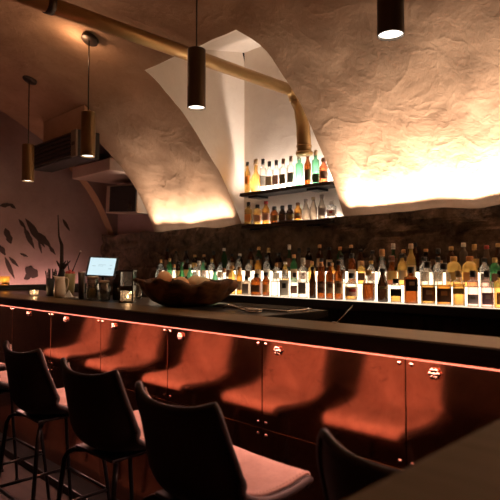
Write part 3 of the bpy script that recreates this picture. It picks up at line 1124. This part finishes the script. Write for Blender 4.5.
FRONT = [
    (158, 266, 5.5, 'round', 'blue', None, None, 'black', 'pale bottle'),
    (166, 268, 6, 'round', 'dark', None, 'tan', 'black', 'dark bottle'),
    (174, 265, 6, 'round', 'clear', 'honey', None, 'amber', 'amber bottle'),
    (182, 262, 6.5, 'slope', 'bottle_green', None, None, 'green', 'dark green bottle'),
    (190, 264, 6, 'round', 'green', None, 'white', 'white', 'green bottle with white label'),
    (199, 261, 7, 'round', 'clear', None, 'white', 'white', 'clear bottle with white label'),
    (207, 266, 7, 'box', 'clear', 'honey', 'tan', 'black', 'square honey coloured bottle'),
    (215, 269, 8, 'slope', 'green', None, None, 'black', 'short green bottle'),
    (224, 268, 8, 'box', 'clear', None, 'pinkish', 'amber', 'clear bottle with rosy label'),
    (232, 266, 8, 'round', 'honey', None, None, 'amber', 'honey bottle'),
    (239.5, 267, 6.5, 'round', 'amber', None, 'tan', 'amber', 'slim amber bottle'),
    (246.5, 276, 8.5, 'box', 'grey', None, 'grey', 'black', 'grey square bottle', {'lab_z': (0.06, 0.60)}),
    (256.5, 273, 10.5, 'arch', 'brown', None, 'brown', 'black', 'dark brown bottle with black neck'),
    (266, 272, 8, 'round', 'brown', None, 'orange', 'black', 'brown bottle with orange label'),
    (274.5, 270, 8.5, 'slope', 'clear', None, None, 'white', 'clear tapering bottle'),
    (284.5, 270, 10.5, 'box', 'clear', None, 'white', 'white', 'clear bottle, white label with dark print', {'lab_z': (0.05, 0.62), 'mark': 'black'}),
    (294.5, 272, 8.5, 'box', 'clear', None, 'pinkish', 'black', 'clear bottle with pink tan label'),
    (303, 258, 9.5, 'box', 'clear', None, 'grey', 'white', 'tall clear bottle, square grey label', {'lab_z': (0.10, 0.38)}),
    (312.5, 266, 7.5, 'slope', 'dark', None, None, 'black', 'slim black bottle'),
    (321, 262, 8.3, 'round', 'brown', None, 'brown', 'amber', 'dark amber bottle with brown label', {'mark': 'tan'}),
    (329.5, 262, 8.3, 'round', 'brown', None, 'tan', 'black', 'dark amber bottle, middle of three alike', {'mark': 'brown'}),
    (338.5, 261, 9.5, 'round', 'brown', None, 'tan', 'black', 'wide dark amber bottle with tan label', {'mark': 'brown'}),
    (351, 273, 13.5, 'squat', 'clear', 'honey', 'pinkish', 'black', 'short clear bottle with pinkish label', {'mark': 'red'}),
    (368.5, 270, 13.5, 'squat', 'clear', 'brown', None, 'gold', 'squat round bottle of brown spirit', {'fill': 0.58}),
    (382.5, 268, 11, 'slope', 'dark', None, 'olive', 'black', 'dark olive bottle with sloping shoulders', {'lab_z': (0.40, 0.47)}),
    (395.5, 278, 12.5, 'box', 'clear', 'honey', 'black', 'black', 'clear square bottle with black label', {'lab_z': (0.28, 0.58)}),
    (410.5, 266, 14, 'box', 'brown', None, 'black', 'black', 'square dark bottle, black label above amber', {'lab_z': (0.34, 0.66), 'mark': 'tan'}),
    (427.5, 261, 14, 'arch', 'clear', 'honey', 'brown', 'black', 'clear bottle, brown label and black stopper', {'lab_z': (0.08, 0.40), 'mark': 'tan', 'fill': 0.45}),
    (443.5, 263, 14.5, 'arch', 'clear', 'amber', 'brown', 'black', 'clear bottle with broad tawny label', {'lab_z': (0.08, 0.40), 'mark': 'orange', 'fill': 0.48}),
    (458.5, 270, 13, 'box', 'clear', 'honey', 'gold', 'gold', 'clear square bottle with gold emblem', {'lab_z': (0.34, 0.50), 'fill': 0.62}),
    (472.5, 271, 12.5, 'box', 'pink', None, 'lace', 'black', 'square bottle with pale lace label', {'lab_z': (0.08, 0.34), 'mark': 'grey'}),
    (486.5, 271, 12.5, 'box', 'pink', None, 'purple', 'black', 'square bottle with purple label', {'lab_z': (0.08, 0.40), 'mark': 'lace'}),
    (500, 271, 12.5, 'box', 'honey', None, 'orange', 'black', 'square bottle with amber label', {'lab_z': (0.10, 0.42)}),
]
row(FRONT, 2.845, ZB + 0.002, 'front', 'bottles in the front row of the back bar', "back bar's front row")

rnd = random.Random(11)
LOOK = {'clear': 'clear glass bottle', 'honey': 'honey coloured bottle', 'amber': 'amber bottle', 'brown': 'brown bottle', 'dark': 'dark bottle', 'bottle_green': 'dark green bottle',
        'green': 'green bottle', 'grey': 'grey bottle', 'blue': 'pale blue bottle', 'red': 'reddish bottle'}


def auto(px, yt, wd, kind, glass, liq, label, cap):
    lk = LOOK[glass] + (f' with {cap} cap' if not label else f' with {label} label')
    return (px, yt, wd, kind, glass, liq, label, cap, lk)


MID = []
special = {382: (382, 250, 10, 'decanter', 'clear', None, None, 'amber', 'clear decanter with amber stopper'),
           391: (391.5, 256, 11, 'decanter', 'brown', None, 'gold', 'brown', 'round brown decanter'),
           402: (402, 254, 9, 'round', 'honey', None, 'tan', 'black', 'honey bottle, black cap'),
           411: (411, 243, 9, 'round', 'honey', None, 'tan', 'tan', 'tall tan topped bottle'),
           424: (424, 256, 10, 'round', 'clear', None, 'tan', 'black', 'clear bottle with tan label'),
           438: (438, 257, 10, 'box', 'clear', None, 'white', 'black', 'clear square bottle with white label'),
           453: (453.5, 256, 15, 'arch', 'honey', None, 'gold', 'gold', 'broad round shouldered bottle with golden label'),
           469: (469.5, 256, 15, 'arch', 'honey', None, 'orange', 'orange', 'broad round shouldered bottle with orange label'),
           484: (484, 258, 10, 'round', 'clear', None, 'grey', 'black', 'clear bottle with grey label')}
px = 161.0
used = set()
while px < 502:
    hit = [k for k in special if abs(k - px) < 7 and k not in used]
    if px > 374 and hit:
        k = hit[0]
        used.add(k)
        MID.append(special[k])
        px = special[k][0] + special[k][2] / 2 + 5.5
        continue
    g = rnd.choice(['clear', 'clear', 'honey', 'amber', 'brown', 'dark', 'bottle_green', 'clear', 'honey'])
    if px < 240:
        g = rnd.choice(['clear', 'bottle_green', 'green', 'dark', 'clear', 'honey', 'blue'])
    wd = 5.6 + (px - 150) / 350 * 4.2
    d = ray(px, 2.975)[1]
    yt = 267 - (rnd.uniform(1.36, 1.425) - H) * 540 / d
    MID.append(auto(px, yt, wd, rnd.choice(['round', 'slope', 'round', 'box', 'arch']), g, None, rnd.choice([None, 'white', 'tan', 'brown', 'pinkish', None]) if g != 'dark' else rnd.choice([None, 'tan', 'gold']),
                    rnd.choice(['black', 'black', 'gold', 'white', 'amber'])))
    px += wd + rnd.uniform(1.2, 3.4)
row(MID, 2.975, R1, 'middle', 'bottles in the middle row of the back bar', "back bar's middle row")

BACK = []
px = 167.0
fixed = {196: 'amber', 205: 'amber', 237: 'white', 340: 'white', 342: 'amber', 352: 'amber', 366: 'gold', 400: 'amber', 421: 'amber', 433: 'white', 446: 'amber', 459: 'black', 472: 'gold', 488: 'red'}
while px < 500:
    g = rnd.choice(['dark', 'dark', 'brown', 'bottle_green', 'dark', 'brown', 'grey'])
    wd = 5.2 + (px - 150) / 350 * 3.6
    d = ray(px, 3.08)[1]
    yt = 267 - (rnd.uniform(1.435, 1.50) - H) * 540 / d
    cap = rnd.choice(['black', 'black', 'amber', 'gold', 'black', 'white'])
    for k, c in fixed.items():
        if abs(k - px) < 4.5:
            cap = c
    BACK.append(auto(px, yt, wd, rnd.choice(['round', 'slope', 'round', 'slope', 'decanter']), g, None, rnd.choice([None, None, 'tan', 'brown', 'gold']), cap))
    px += wd + rnd.uniform(1.6, 5.0)
row(BACK, 3.08, R2Z, 'rear', 'bottles in the rear row of the back bar', "back bar's rear row")

# ------------------------------------------------------------------ niche shelves with bottles
SHY0, SHY1 = 3.12, 3.285
ZS1, ZS2 = 1.675, 1.945
for z, lab, x0 in ((ZS1, 'lower dark niche shelf just above the stone wall', -3.22), (ZS2, 'upper dark niche shelf under the pipe end', -3.24)):
    t = thing('wall_shelf', lab, 'shelf', (0, 0, z), 0, 'shelves in the bottle niche')
    bevel(mesh_obj('board', bx(x0, NX1 - 0.006, SHY0, SHY1, -0.028, 0), 'dark_wood', t), 0.003)
    mesh_obj('edge_trim', bx(x0, NX1 - 0.006, SHY0 - 0.004, SHY0, -0.026, -0.010), 'dark_bronze', t)
    for bxx in (x0 + 0.12, NX1 - 0.2):
        mesh_obj('bracket', bx(bxx - 0.05, bxx + 0.05, SHY0 + 0.03, SHY1, -0.045, -0.028), 'black_metal', t)
    mesh_obj('light_strip', bx(x0 + 0.03, NX1 - 0.03, SHY1 - 0.020, SHY1 - 0.010, 0.002, 0.012), 'led_shelf', t)
    if z > 1.8:
        strip_light(t, ((x0 + NX1) / 2, SHY1 - 0.03, 0.014), (math.radians(180 + 12), 0, 0), 0.84, 0.012, P_NICHE, (1.0, 0.84, 0.72))

YS = 3.19
TOP = [
    (247.5, 161, 6.5, 'round', 'honey', None, 'orange', 'black', 'amber bottle with long black neck', {'lab_z': (0.30, 0.56)}),
    (256, 159, 12, 'decanter', 'honey', None, None, 'tan', 'bulbous honey decanter'),
    (263, 159, 7, 'box', 'clear', None, 'white', 'black', 'clear bottle with plain white label'),
    (269.5, 161, 8, 'box', 'clear', None, 'tan', 'black', 'clear square bottle with tan label'),
    (276.5, 160, 8, 'box', 'clear', None, 'pinkish', 'black', 'clear square bottle with faint pink label'),
    (283.5, 158, 8, 'box', 'clear', None, 'olive', 'brown', 'clear square bottle with olive label'),
    (291, 156, 7.5, 'box', 'clear', None, 'grey', 'brown', 'clear square bottle with grey label'),
    (299.5, 154, 9, 'box', 'green', None, None, 'white', 'bright green bottle with white top'),
    (308, 152, 7.5, 'round', 'brown', None, 'brown', 'black', 'dark brown bottle'),
    (316, 149, 8, 'box', 'green', None, 'green', 'tan', 'deep green bottle with tan cap', {'lab_z': (0.05, 0.30)}),
    (324, 158, 9, 'round', 'red', None, 'brown', 'brown', 'reddish brown bottle'),
]
row(TOP, YS, ZS2, 'top', 'bottles on the upper niche shelf', 'upper niche shelf')
LOW = [
    (248.5, 202, 8, 'box', 'honey', None, 'orange', 'black', 'square amber bottle, black stopper'),
    (257.5, 204, 8, 'arch', 'honey', None, 'pinkish', 'black', 'clear amber bottle'),
    (266, 201, 8, 'round', 'amber', None, 'pinkish', 'red', 'orange amber bottle with red neck'),
    (274.5, 206, 9, 'squat', 'brown', None, 'gold', 'black', 'squat brown bottle with golden label'),
    (282.5, 206, 8, 'squat', 'dark', None, 'brown', 'black', 'squat dark bottle'),
    (290, 205, 8.5, 'squat', 'dark', None, 'olive', 'black', 'squat black bottle with olive label'),
    (298, 203, 8, 'round', 'amber', None, 'orange', 'brown', 'amber bottle with white orange label', {'mark': 'white'}),
    (306, 199, 8, 'slope', 'grey', None, None, 'grey', 'dusty grey brown bottle'),
    (313.5, 197, 8, 'slope', 'grey', None, None, 'tan', 'dusty grey bottle with tan cork'),
    (322, 195, 8, 'slope', 'grey', None, 'grey', 'grey', 'tallest dusty grey bottle'),
    (332, 204, 9.5, 'box', 'clear', None, 'white', 'white', 'clear bottle with white and red label', {'mark': 'red'}),
]
row(LOW, YS, ZS1, 'low', 'bottles on the lower niche shelf', 'lower niche shelf')


# ------------------------------------------------------------------ things on the counter
def on_bar(px, Y):
    X, d = ray(px, Y)
    return (X, Y, BZ), d / 540   # position and metres per pixel


# fruit bowl of gnarled wood
X, d = ray(187, 2.0)
t = thing('fruit_bowl', 'large gnarled dark wooden bowl of fruit on the bar', 'bowl', (X, 2.0, BZ), PI / 4)
bm = bmesh.new()
prof = [(0.10, 0.0), (0.17, 0.005), (0.215, 0.025), (0.25, 0.055), (0.275, 0.085), (0.292, 0.112), (0.302, 0.135), (0.297, 0.148), (0.275, 0.142), (0.24, 0.105), (0.17, 0.055), (0.08, 0.035)]
rings = lathe(bm, prof, 64, 0, 0.94, 0.68)
for v in bm.verts:
    k = min(1, max(0, v.co.z) / 0.10)
    p = v.co * 14
    a = math.atan2(v.co.y, v.co.x)
    f = 1 + k * (0.10 * (0.3 - abs(noise.noise(p * 0.7 + Vector((5, 1, 2))))) + 0.16 * noise.noise(Vector((math.cos(a) * 4.2, math.sin(a) * 4.2, v.co.z * 14))) + 0.09 * noise.noise(p))
    v.co.x *= f
    v.co.y *= f
    v.co.z += k * (0.032 * noise.noise(Vector((math.cos(a) * 2.4, math.sin(a) * 2.4, 4))) + 0.022 * noise.noise(p * 0.8 + Vector((2, 2, 2))))
mesh_obj('bowl_body', bm, 'bowl_wood', t, True)


def fruit(name, lx, ly, z, r, mat, lab, long=1.0):
    c, s = math.cos(PI / 4), math.sin(PI / 4)
    o = thing(name, lab, 'fruit', (X + lx * c - ly * s, 2.0 + lx * s + ly * c, BZ + z), PI / 4 + lx, 'fruit in the wooden bowl')
    bm = bmesh.new()
    bmesh.ops.create_uvsphere(bm, u_segments=20, v_segments=14, radius=r)
    for v in bm.verts:
        v.co.x *= long
        if long > 1 and abs(v.co.x) > r * 0.95 * long * 0.9:
            v.co.x *= 1.06
        v.co += v.co.normalized() * 0.002 * noise.noise(v.co * 60)
    mesh_obj('peel', bm, mat, o, True)
    bm = bmesh.new()
    lathe(bm, [(0.006, -0.002), (0.004, 0.002), (0.001, 0.003)], 8)
    e = mesh_obj('stem_end', bm, 'olive_cup', o, True)
    e.location = (0, 0, r) if long == 1 else (r * long * 1.04, 0, 0)


fruit('grapefruit', -0.130, -0.02, 0.156, 0.045, 'orange', 'round grapefruit standing highest at left of the wooden bowl')
fruit('lemon', -0.03, -0.04, 0.128, 0.040, 'orange', 'orange fruit in front middle of the wooden bowl, right of grapefruit', 1.15)
fruit('lemon', 0.045, 0.04, 0.135, 0.040, 'lemon', 'pale lemon in the middle of the wooden bowl', 1.15)
fruit('lemon', 0.10, -0.03, 0.130, 0.036, 'lemon', 'pale lemon toward the right of the wooden bowl', 1.2)
fruit('lime', -0.06, 0.07, 0.120, 0.038, 'lemon', 'small fruit at the back of bowl behind grapefruit', 1.1)

# tablet on its stand
X, d = ray(102, 2.10)
t = thing('tablet', 'tablet with glowing white screen on a stand behind jars', 'tablet', (X, 2.10, BZ), math.radians(38))
bm = bmesh.new()
lathe(bm, [(0.07, 0), (0.07, 0.008), (0.02, 0.014)], 24)
st = mesh_obj('stand', bm, 'black_metal', t, True)
bm = bmesh.new()
tube(bm, [(0, 0.0, 0.01), (0, 0.03, 0.12), (0, 0.02, 0.21)], 0.012, 10)
mesh_obj('stand_arm', bm, 'black_metal', st, True)
W, HH = 0.118, 0.080
case = bevel(mesh_obj('tablet_case', bx(-W, W, 0, 0.014, -HH, HH), 'black', t), 0.005)
case.location = (0, 0.0, 0.228)
case.rotation_euler = (math.radians(-22), math.radians(2.5), 0)
scr = mesh_obj('screen', bx(-W + .016, W - .016, -0.0015, 0.001, -HH + .010, HH - .010), 'screen', case)
bm = bmesh.new()
for a in ((-0.075, -0.05, 0.0, 0.006), (-0.03, 0.03, 0.012, 0.016), (-0.03, 0.01, 0.002, 0.006), (0.055, 0.08, -0.02, -0.012), (0.06, 0.078, 0.01, 0.016)):
    box(bm, a[0], a[1], -0.0022, -0.0012, a[2], a[3])
mesh_obj('screen_text', bm, 'screen_mark', scr)


def jar(px, Y, hpx, wpx, name, lab, cat_, glass='clear', inner=None, neck=True):
    loc, m = on_bar(px, Y)
    r, h = wpx / 2 * m, hpx * m
    t = thing(name, lab, cat_, loc)
    bm = bmesh.new()
    p = [(r * .9, 0), (r, .008), (r, h * .78), (r * .92, h * .86), (r * .86, h * .9), (r * .88, h)] if neck else [(r * .86, 0), (r * .9, .006), (r, h)]
    p2 = p + [(a - 0.004, z) for a, z in reversed(p[1:])] + [(0.004, 0.010)]
    lathe(bm, p2, 24)
    mesh_obj('glass_body', bm, 'g_jar', t, True)
    return t, r, h


t, r, h = jar(93, 1.88, 21, 12.5, 'glass_jar', 'big clear glass jar in front of tablet, left of the smaller jar', 'jar')
bm = bmesh.new()
lathe(bm, [(r * .9, h), (r * .9, h + .012), (r * .8, h + .016)], 24)
mesh_obj('lid', bm, 'c_tan', t, True)
bm = bmesh.new()
lathe(bm, [(r * .5, 0.012), (r * .7, h * .3), (r * .6, h * .55)], 16)
mesh_obj('contents', bm, 'g_honey', t, True)
t, r, h = jar(105, 1.90, 17.5, 10.5, 'glass_jar', 'smaller glass jar with dark round centre, in front of tablet', 'jar')
bm = bmesh.new()
bmesh.ops.create_uvsphere(bm, u_segments=16, v_segments=12, radius=r * .52)
o = mesh_obj('contents', bm, 'black', t, True)
o.location = (0, 0, h * .5)
bm = bmesh.new()
lathe(bm, [(r * .9, h), (r * .9, h + .012), (r * .8, h + .016)], 24)
mesh_obj('lid', bm, 'c_tan', t, True)

# tall dark tumbler
loc, m = on_bar(82, 1.86)
t = thing('shaker_cup', 'tall dark metal shaker cup left of the big jar', 'cup', loc)
bm = bmesh.new()
lathe(bm, [(0.018, 0), (0.020, 0.004), (0.025, 0.19), (0.022, 0.19), (0.018, 0.02), (0.003, 0.012)], 22)
mesh_obj('cup_body', bm, 'dark_bronze', t, True)
bm = bmesh.new()
lathe(bm, [(0.0262, 0.186), (0.0262, 0.192), (0.022, 0.192)], 22, close=False)
mesh_obj('rim', bm, 'steel', t, True)

# cream jug
loc, m = on_bar(60.5, 1.84)
t = thing('milk_jug', 'cream ceramic jug with handle on the bar, left of napkins', 'jug', loc, PI / 4)
bm = bmesh.new()
pr = [(0.042, 0), (0.048, 0.006), (0.050, 0.04), (0.042, 0.10), (0.036, 0.135), (0.040, 0.165), (0.037, 0.165), (0.033, 0.135), (0.038, 0.10), (0.045, 0.04), (0.004, 0.012)]
rings = lathe(bm, pr, 28)
for rg in rings[4:8]:
    for v in rg:
        if v.co.x < -0.022 and v.co.z > 0.12:
            v.co.x -= 0.020 * (v.co.z - 0.12) / 0.045 * (1 - abs(v.co.y) / 0.03 if abs(v.co.y) < 0.03 else 0)
            v.co.z += 0.008 * (1 - abs(v.co.y) / 0.03 if abs(v.co.y) < 0.03 else 0)
mesh_obj('jug_body', bm, 'ceramic', t, True)
bm = bmesh.new()
tube(bm, [(0.036, 0, 0.15), (0.055, 0, 0.158), (0.068, 0, 0.14), (0.066, 0, 0.10), (0.052, 0, 0.06), (0.045, 0, 0.05)], 0.006, 10)
mesh_obj('handle', bm, 'ceramic', t, True)

t.scale = (0.9, 0.9, 0.93)

# dark cup of straws
loc, m = on_bar(51.5, 1.90)
t = thing('straw_cup', 'dark cup of short straws left of the cream jug', 'straw cup', loc)
bm = bmesh.new()
lathe(bm, [(0.032, 0), (0.034, 0.004), (0.038, 0.135), (0.035, 0.135), (0.031, 0.012), (0.004, 0.008)], 22)
mesh_obj('cup_body', bm, 'black', t, True)
rs = random.Random(3)
for k in range(12):
    a, b = rs.uniform(0, 2 * PI), rs.uniform(0.3, 1)
    bm = bmesh.new()
    tube(bm, [(0.02 * math.cos(a), 0.02 * math.sin(a), 0.012), (0.045 * b * math.cos(a), 0.045 * b * math.sin(a), rs.uniform(0.18, 0.215))], 0.004, 6)
    mesh_obj('straw', bm, 'twig', t, True)

# dark slim vase with tall sticks
loc, m = on_bar(62, 1.98)
t = thing('stick_vase', 'slim dark vase with one tall upright stick behind the jug', 'vase', loc)
bm = bmesh.new()
lathe(bm, [(0.03, 0), (0.036, 0.01), (0.036, 0.15), (0.026, 0.18), (0.02, 0.20), (0.022, 0.21), (0.018, 0.21)], 20)
mesh_obj('vase_body', bm, 'black', t, True)
bm = bmesh.new()
tube(bm, [(0, 0, 0.17), (-0.005, 0, 0.40), (-0.022, -0.016, 0.47), (-0.03, -0.022, 0.64)], [0.016, 0.014, 0.007, 0.004], 8)
mesh_obj('tall_stick', bm, 'twig', t, True)
for sx, ang in ((-1, 0.5), (1, 0.35), (1, 0.8)):
    bm = bmesh.new()
    tube(bm, [(0, 0, 0.19), (sx * 0.03 * ang, sx * 0.03 * ang, 0.24), (sx * 0.06 * ang, sx * 0.06 * ang, 0.275)], [0.008, 0.012, 0.003], 6)
    mesh_obj('dark_leaf', bm, 'twig', t, True)

# garnish glass
loc, m = on_bar(70.5, 1.96)
t = thing('garnish_cup', 'olive cup heaped with red garnish and two leaning stirrers', 'cup', loc)
bm = bmesh.new()
lathe(bm, [(0.024, 0), (0.028, 0.006), (0.042, 0.175), (0.039, 0.175), (0.026, 0.014), (0.004, 0.010)], 22)
mesh_obj('cup_body', bm, 'olive_cup', t, True)
bm = bmesh.new()
for k in range(9):
    a = k * 2.4
    rr = 0.022 if k else 0
    mt = bmesh.ops.create_icosphere(bm, subdivisions=2, radius=0.014)
    for v in mt['verts']:
        v.co += Vector((rr * math.cos(a), rr * math.sin(a), 0.178 + (0.014 if k == 0 else 0) + 0.004 * math.sin(k * 3)))
mesh_obj('red_garnish', bm, 'red_fruit', t, True)
for e, s in (((0.055, 0.055, 0.345), True), ((-0.03, -0.01, 0.275), False)):
    bm = bmesh.new()
    tube(bm, [(0, 0, 0.15), e], 0.004, 6)
    k_ = mesh_obj('stirrer', bm, 'twig', t, True)
    if s:
        bm = bmesh.new()
        bmesh.ops.create_icosphere(bm, subdivisions=2, radius=0.007)
        b_ = mesh_obj('stirrer_knob', bm, 'c_white', k_, True)
        b_.location = e

# folded napkins
loc, m = on_bar(71, 1.83)
t = thing('napkin_stack', 'small white folded napkins on the bar right of jug', 'napkins', loc, PI / 4)
mesh_obj('folded_napkin', bx(-0.045, 0.045, -0.03, 0.03, 0, 0.012), 'paper', t)
bm = bmesh.new()
vs = [bm.verts.new(p) for p in ((-0.035, -0.02, 0.0125), (0.015, -0.02, 0.0125), (0.015, 0.02, 0.0125), (-0.035, 0.02, 0.0125), (-0.012, 0.0, 0.062))]
for f in ((0, 1, 2, 3), (0, 1, 4), (1, 2, 4), (2, 3, 4), (3, 0, 4)):
    bm.faces.new([vs[i] for i in f])
mesh_obj('peaked_napkin', bm, 'paper', t)


# candles
def candle(loc, r, h, lab, power, gl='clear'):
    t = thing('tea_light', lab, 'candle', loc, 0, 'candles')
    bm = bmesh.new()
    lathe(bm, [(r * .8, 0), (r * .95, .004), (r, h), (r * .93, h), (r * .85, .008), (.003, .006)], 22)
    mesh_obj('glass_holder', bm, 'g_' + gl, t, True)
    bm = bmesh.new()
    lathe(bm, [(r * .78, 0.0085), (r * .78, h * .42), (.003, h * .42)], 18)
    wx = mesh_obj('wax', bm, 'paper', t, True)
    bm = bmesh.new()
    z0 = h * .45
    lathe(bm, [(.003, z0), (.009, z0 + .008), (.006, z0 + .016), (.0008, z0 + .028)], 12)
    mesh_obj('flame', bm, 'flame', t, True)
    l = lamp('candle_light', 'POINT', (0, 0, z0 + .03), power, (1.0, 0.55, 0.25), 0.01)
    l.parent = t


loc, m = on_bar(36, 1.80)
candle((loc[0], 1.79, BZ), 0.034, 0.042, 'lit tea light in a low glass, alone at left of the bar', 0.55)
candle((-5.37, 5.40 * (1 - .4593) / (1 + .4593) + 0.02, 1.155), 0.045, 0.085, 'lit candle glass on the end wall ledge, at left photo edge', 0.5, 'honey')

# dark bottle and lantern
loc, m = on_bar(118, 1.98)
bottle(loc, 'round', 0.034, 0.20, 'dark', None, None, 'black', 'dark bottle standing on the bar between small jar and lantern', None)
loc, m = on_bar(128, 1.89)
t = thing('candle_lantern', 'tall dark candle lantern with lit base, left of the fruit bowl', 'lantern', loc, PI / 4)
bm = bmesh.new()
for sx in (-1, 1):
    for sy in (-1, 1):
        box(bm, sx * 0.040 - 0.004, sx * 0.040 + 0.004, sy * 0.040 - 0.004, sy * 0.040 + 0.004, 0.008, 0.205)
box(bm, -0.046, 0.046, -0.046, 0.046, 0, 0.008)
box(bm, -0.046, 0.046, -0.046, 0.046, 0.195, 0.206)
box(bm, -0.043, 0.043, -0.043, 0.043, 0.075, 0.105)
mesh_obj('frame', bm, 'dark_bronze', t)
bm = bmesh.new()
for k in range(4):
    a = k * PI / 2
    c, s = math.cos(a), math.sin(a)
    vs = [bm.verts.new((c * 0.039 - s * q, s * 0.039 + c * q, z)) for q, z in ((-0.036, 0.01), (0.036, 0.01), (0.036, 0.194), (-0.036, 0.194))]
    bm.faces.new(vs)
mesh_obj('panes', bm, 'g_clear', t)
bm = bmesh.new()
lathe(bm, [(0.022, 0.0085), (0.022, 0.024), (.003, 0.024)], 18)
mesh_obj('candle', bm, 'paper', t, True)
bm = bmesh.new()
lathe(bm, [(.002, .025), (.007, .033), (.005, .042), (.0008, .052)], 12)
mesh_obj('flame', bm, 'flame', t, True)
l = lamp('candle_light', 'POINT', (0, 0, .055), 0.3, (1.0, 0.55, 0.25), 0.01)
l.data.energy = 0.3
l.parent = t
bm = bmesh.new()
tube(bm, [(0.03 * math.cos(PI * i / 10), 0, 0.206 + 0.02 * math.sin(PI * i / 10)) for i in range(11)], 0.0025, 6)
mesh_obj('carry_ring', bm, 'dark_bronze', t, True)
t, r, h = jar(139, 2.12, 17, 6.5, 'drinking_glass', 'slim drinking glass between the lantern and the fruit bowl', 'glass', 'clear', None, False)

# bar tools on the worktop
X, d = ray(264, 2.14)
t = thing('drip_tray', 'flat steel drip tray at the right end of the worktop', 'tray', (-2.05, 2.13, BZ))
bevel(mesh_obj('tray_pan', bx(-0.28, 0.28, -0.10, 0.10, 0, 0.010), 'steel', t), 0.003)
bm = bmesh.new()
for k in range(9):
    box(bm, -0.26, 0.26, -0.085 + k * 0.02, -0.078 + k * 0.02, 0.010, 0.014)
mesh_obj('tray_grid', bm, 'dark_bronze', t)
X, d = ray(254, 1.93)
t = thing('bar_strainer', 'shiny cocktail strainer lying on worktop right of fruit bowl', 'strainer', (X, 1.93, BZ), 0.6)
bm = bmesh.new()
lathe(bm, [(0.040, 0.0), (0.042, 0.002), (0.042, 0.005), (0.036, 0.006)], 24)
mesh_obj('plate', bm, 'steel', t, True)
bm = bmesh.new()
tube(bm, [(0.037 * math.cos(a / 10 * PI), 0.037 * math.sin(a / 10 * PI), 0.012) for a in range(20)], 0.005, 8, True)
mesh_obj('spring', bm, 'steel', t, True)
bm = bmesh.new()
tube(bm, [(-0.04, 0, 0.005), (-0.08, 0, 0.018), (-0.13, 0, 0.032), (-0.16, 0, 0.020)], 0.006, 8)
mesh_obj('handle', bm, 'steel', t, True)
X, d = ray(342, 1.79)
t = thing('bar_spoon', 'thin bright bar spoon leaning at the back edge of the ledge', 'spoon', (X, 1.78, BZ))
bm = bmesh.new()
tube(bm, [(-0.02, 0.0, 0.004), (0.0, 0.02, 0.03), (0.02, 0.055, 0.07)], 0.0022, 8)
mesh_obj('spoon_stem', bm, 'steel', t, True)
bm = bmesh.new()
mt = bmesh.ops.create_uvsphere(bm, u_segments=12, v_segments=8, radius=0.010)
for v in bm.verts:
    v.co.z *= 0.3
o = mesh_obj('spoon_bowl', bm, 'steel', t, True)
o.location = (-0.027, -0.006, 0.0035)
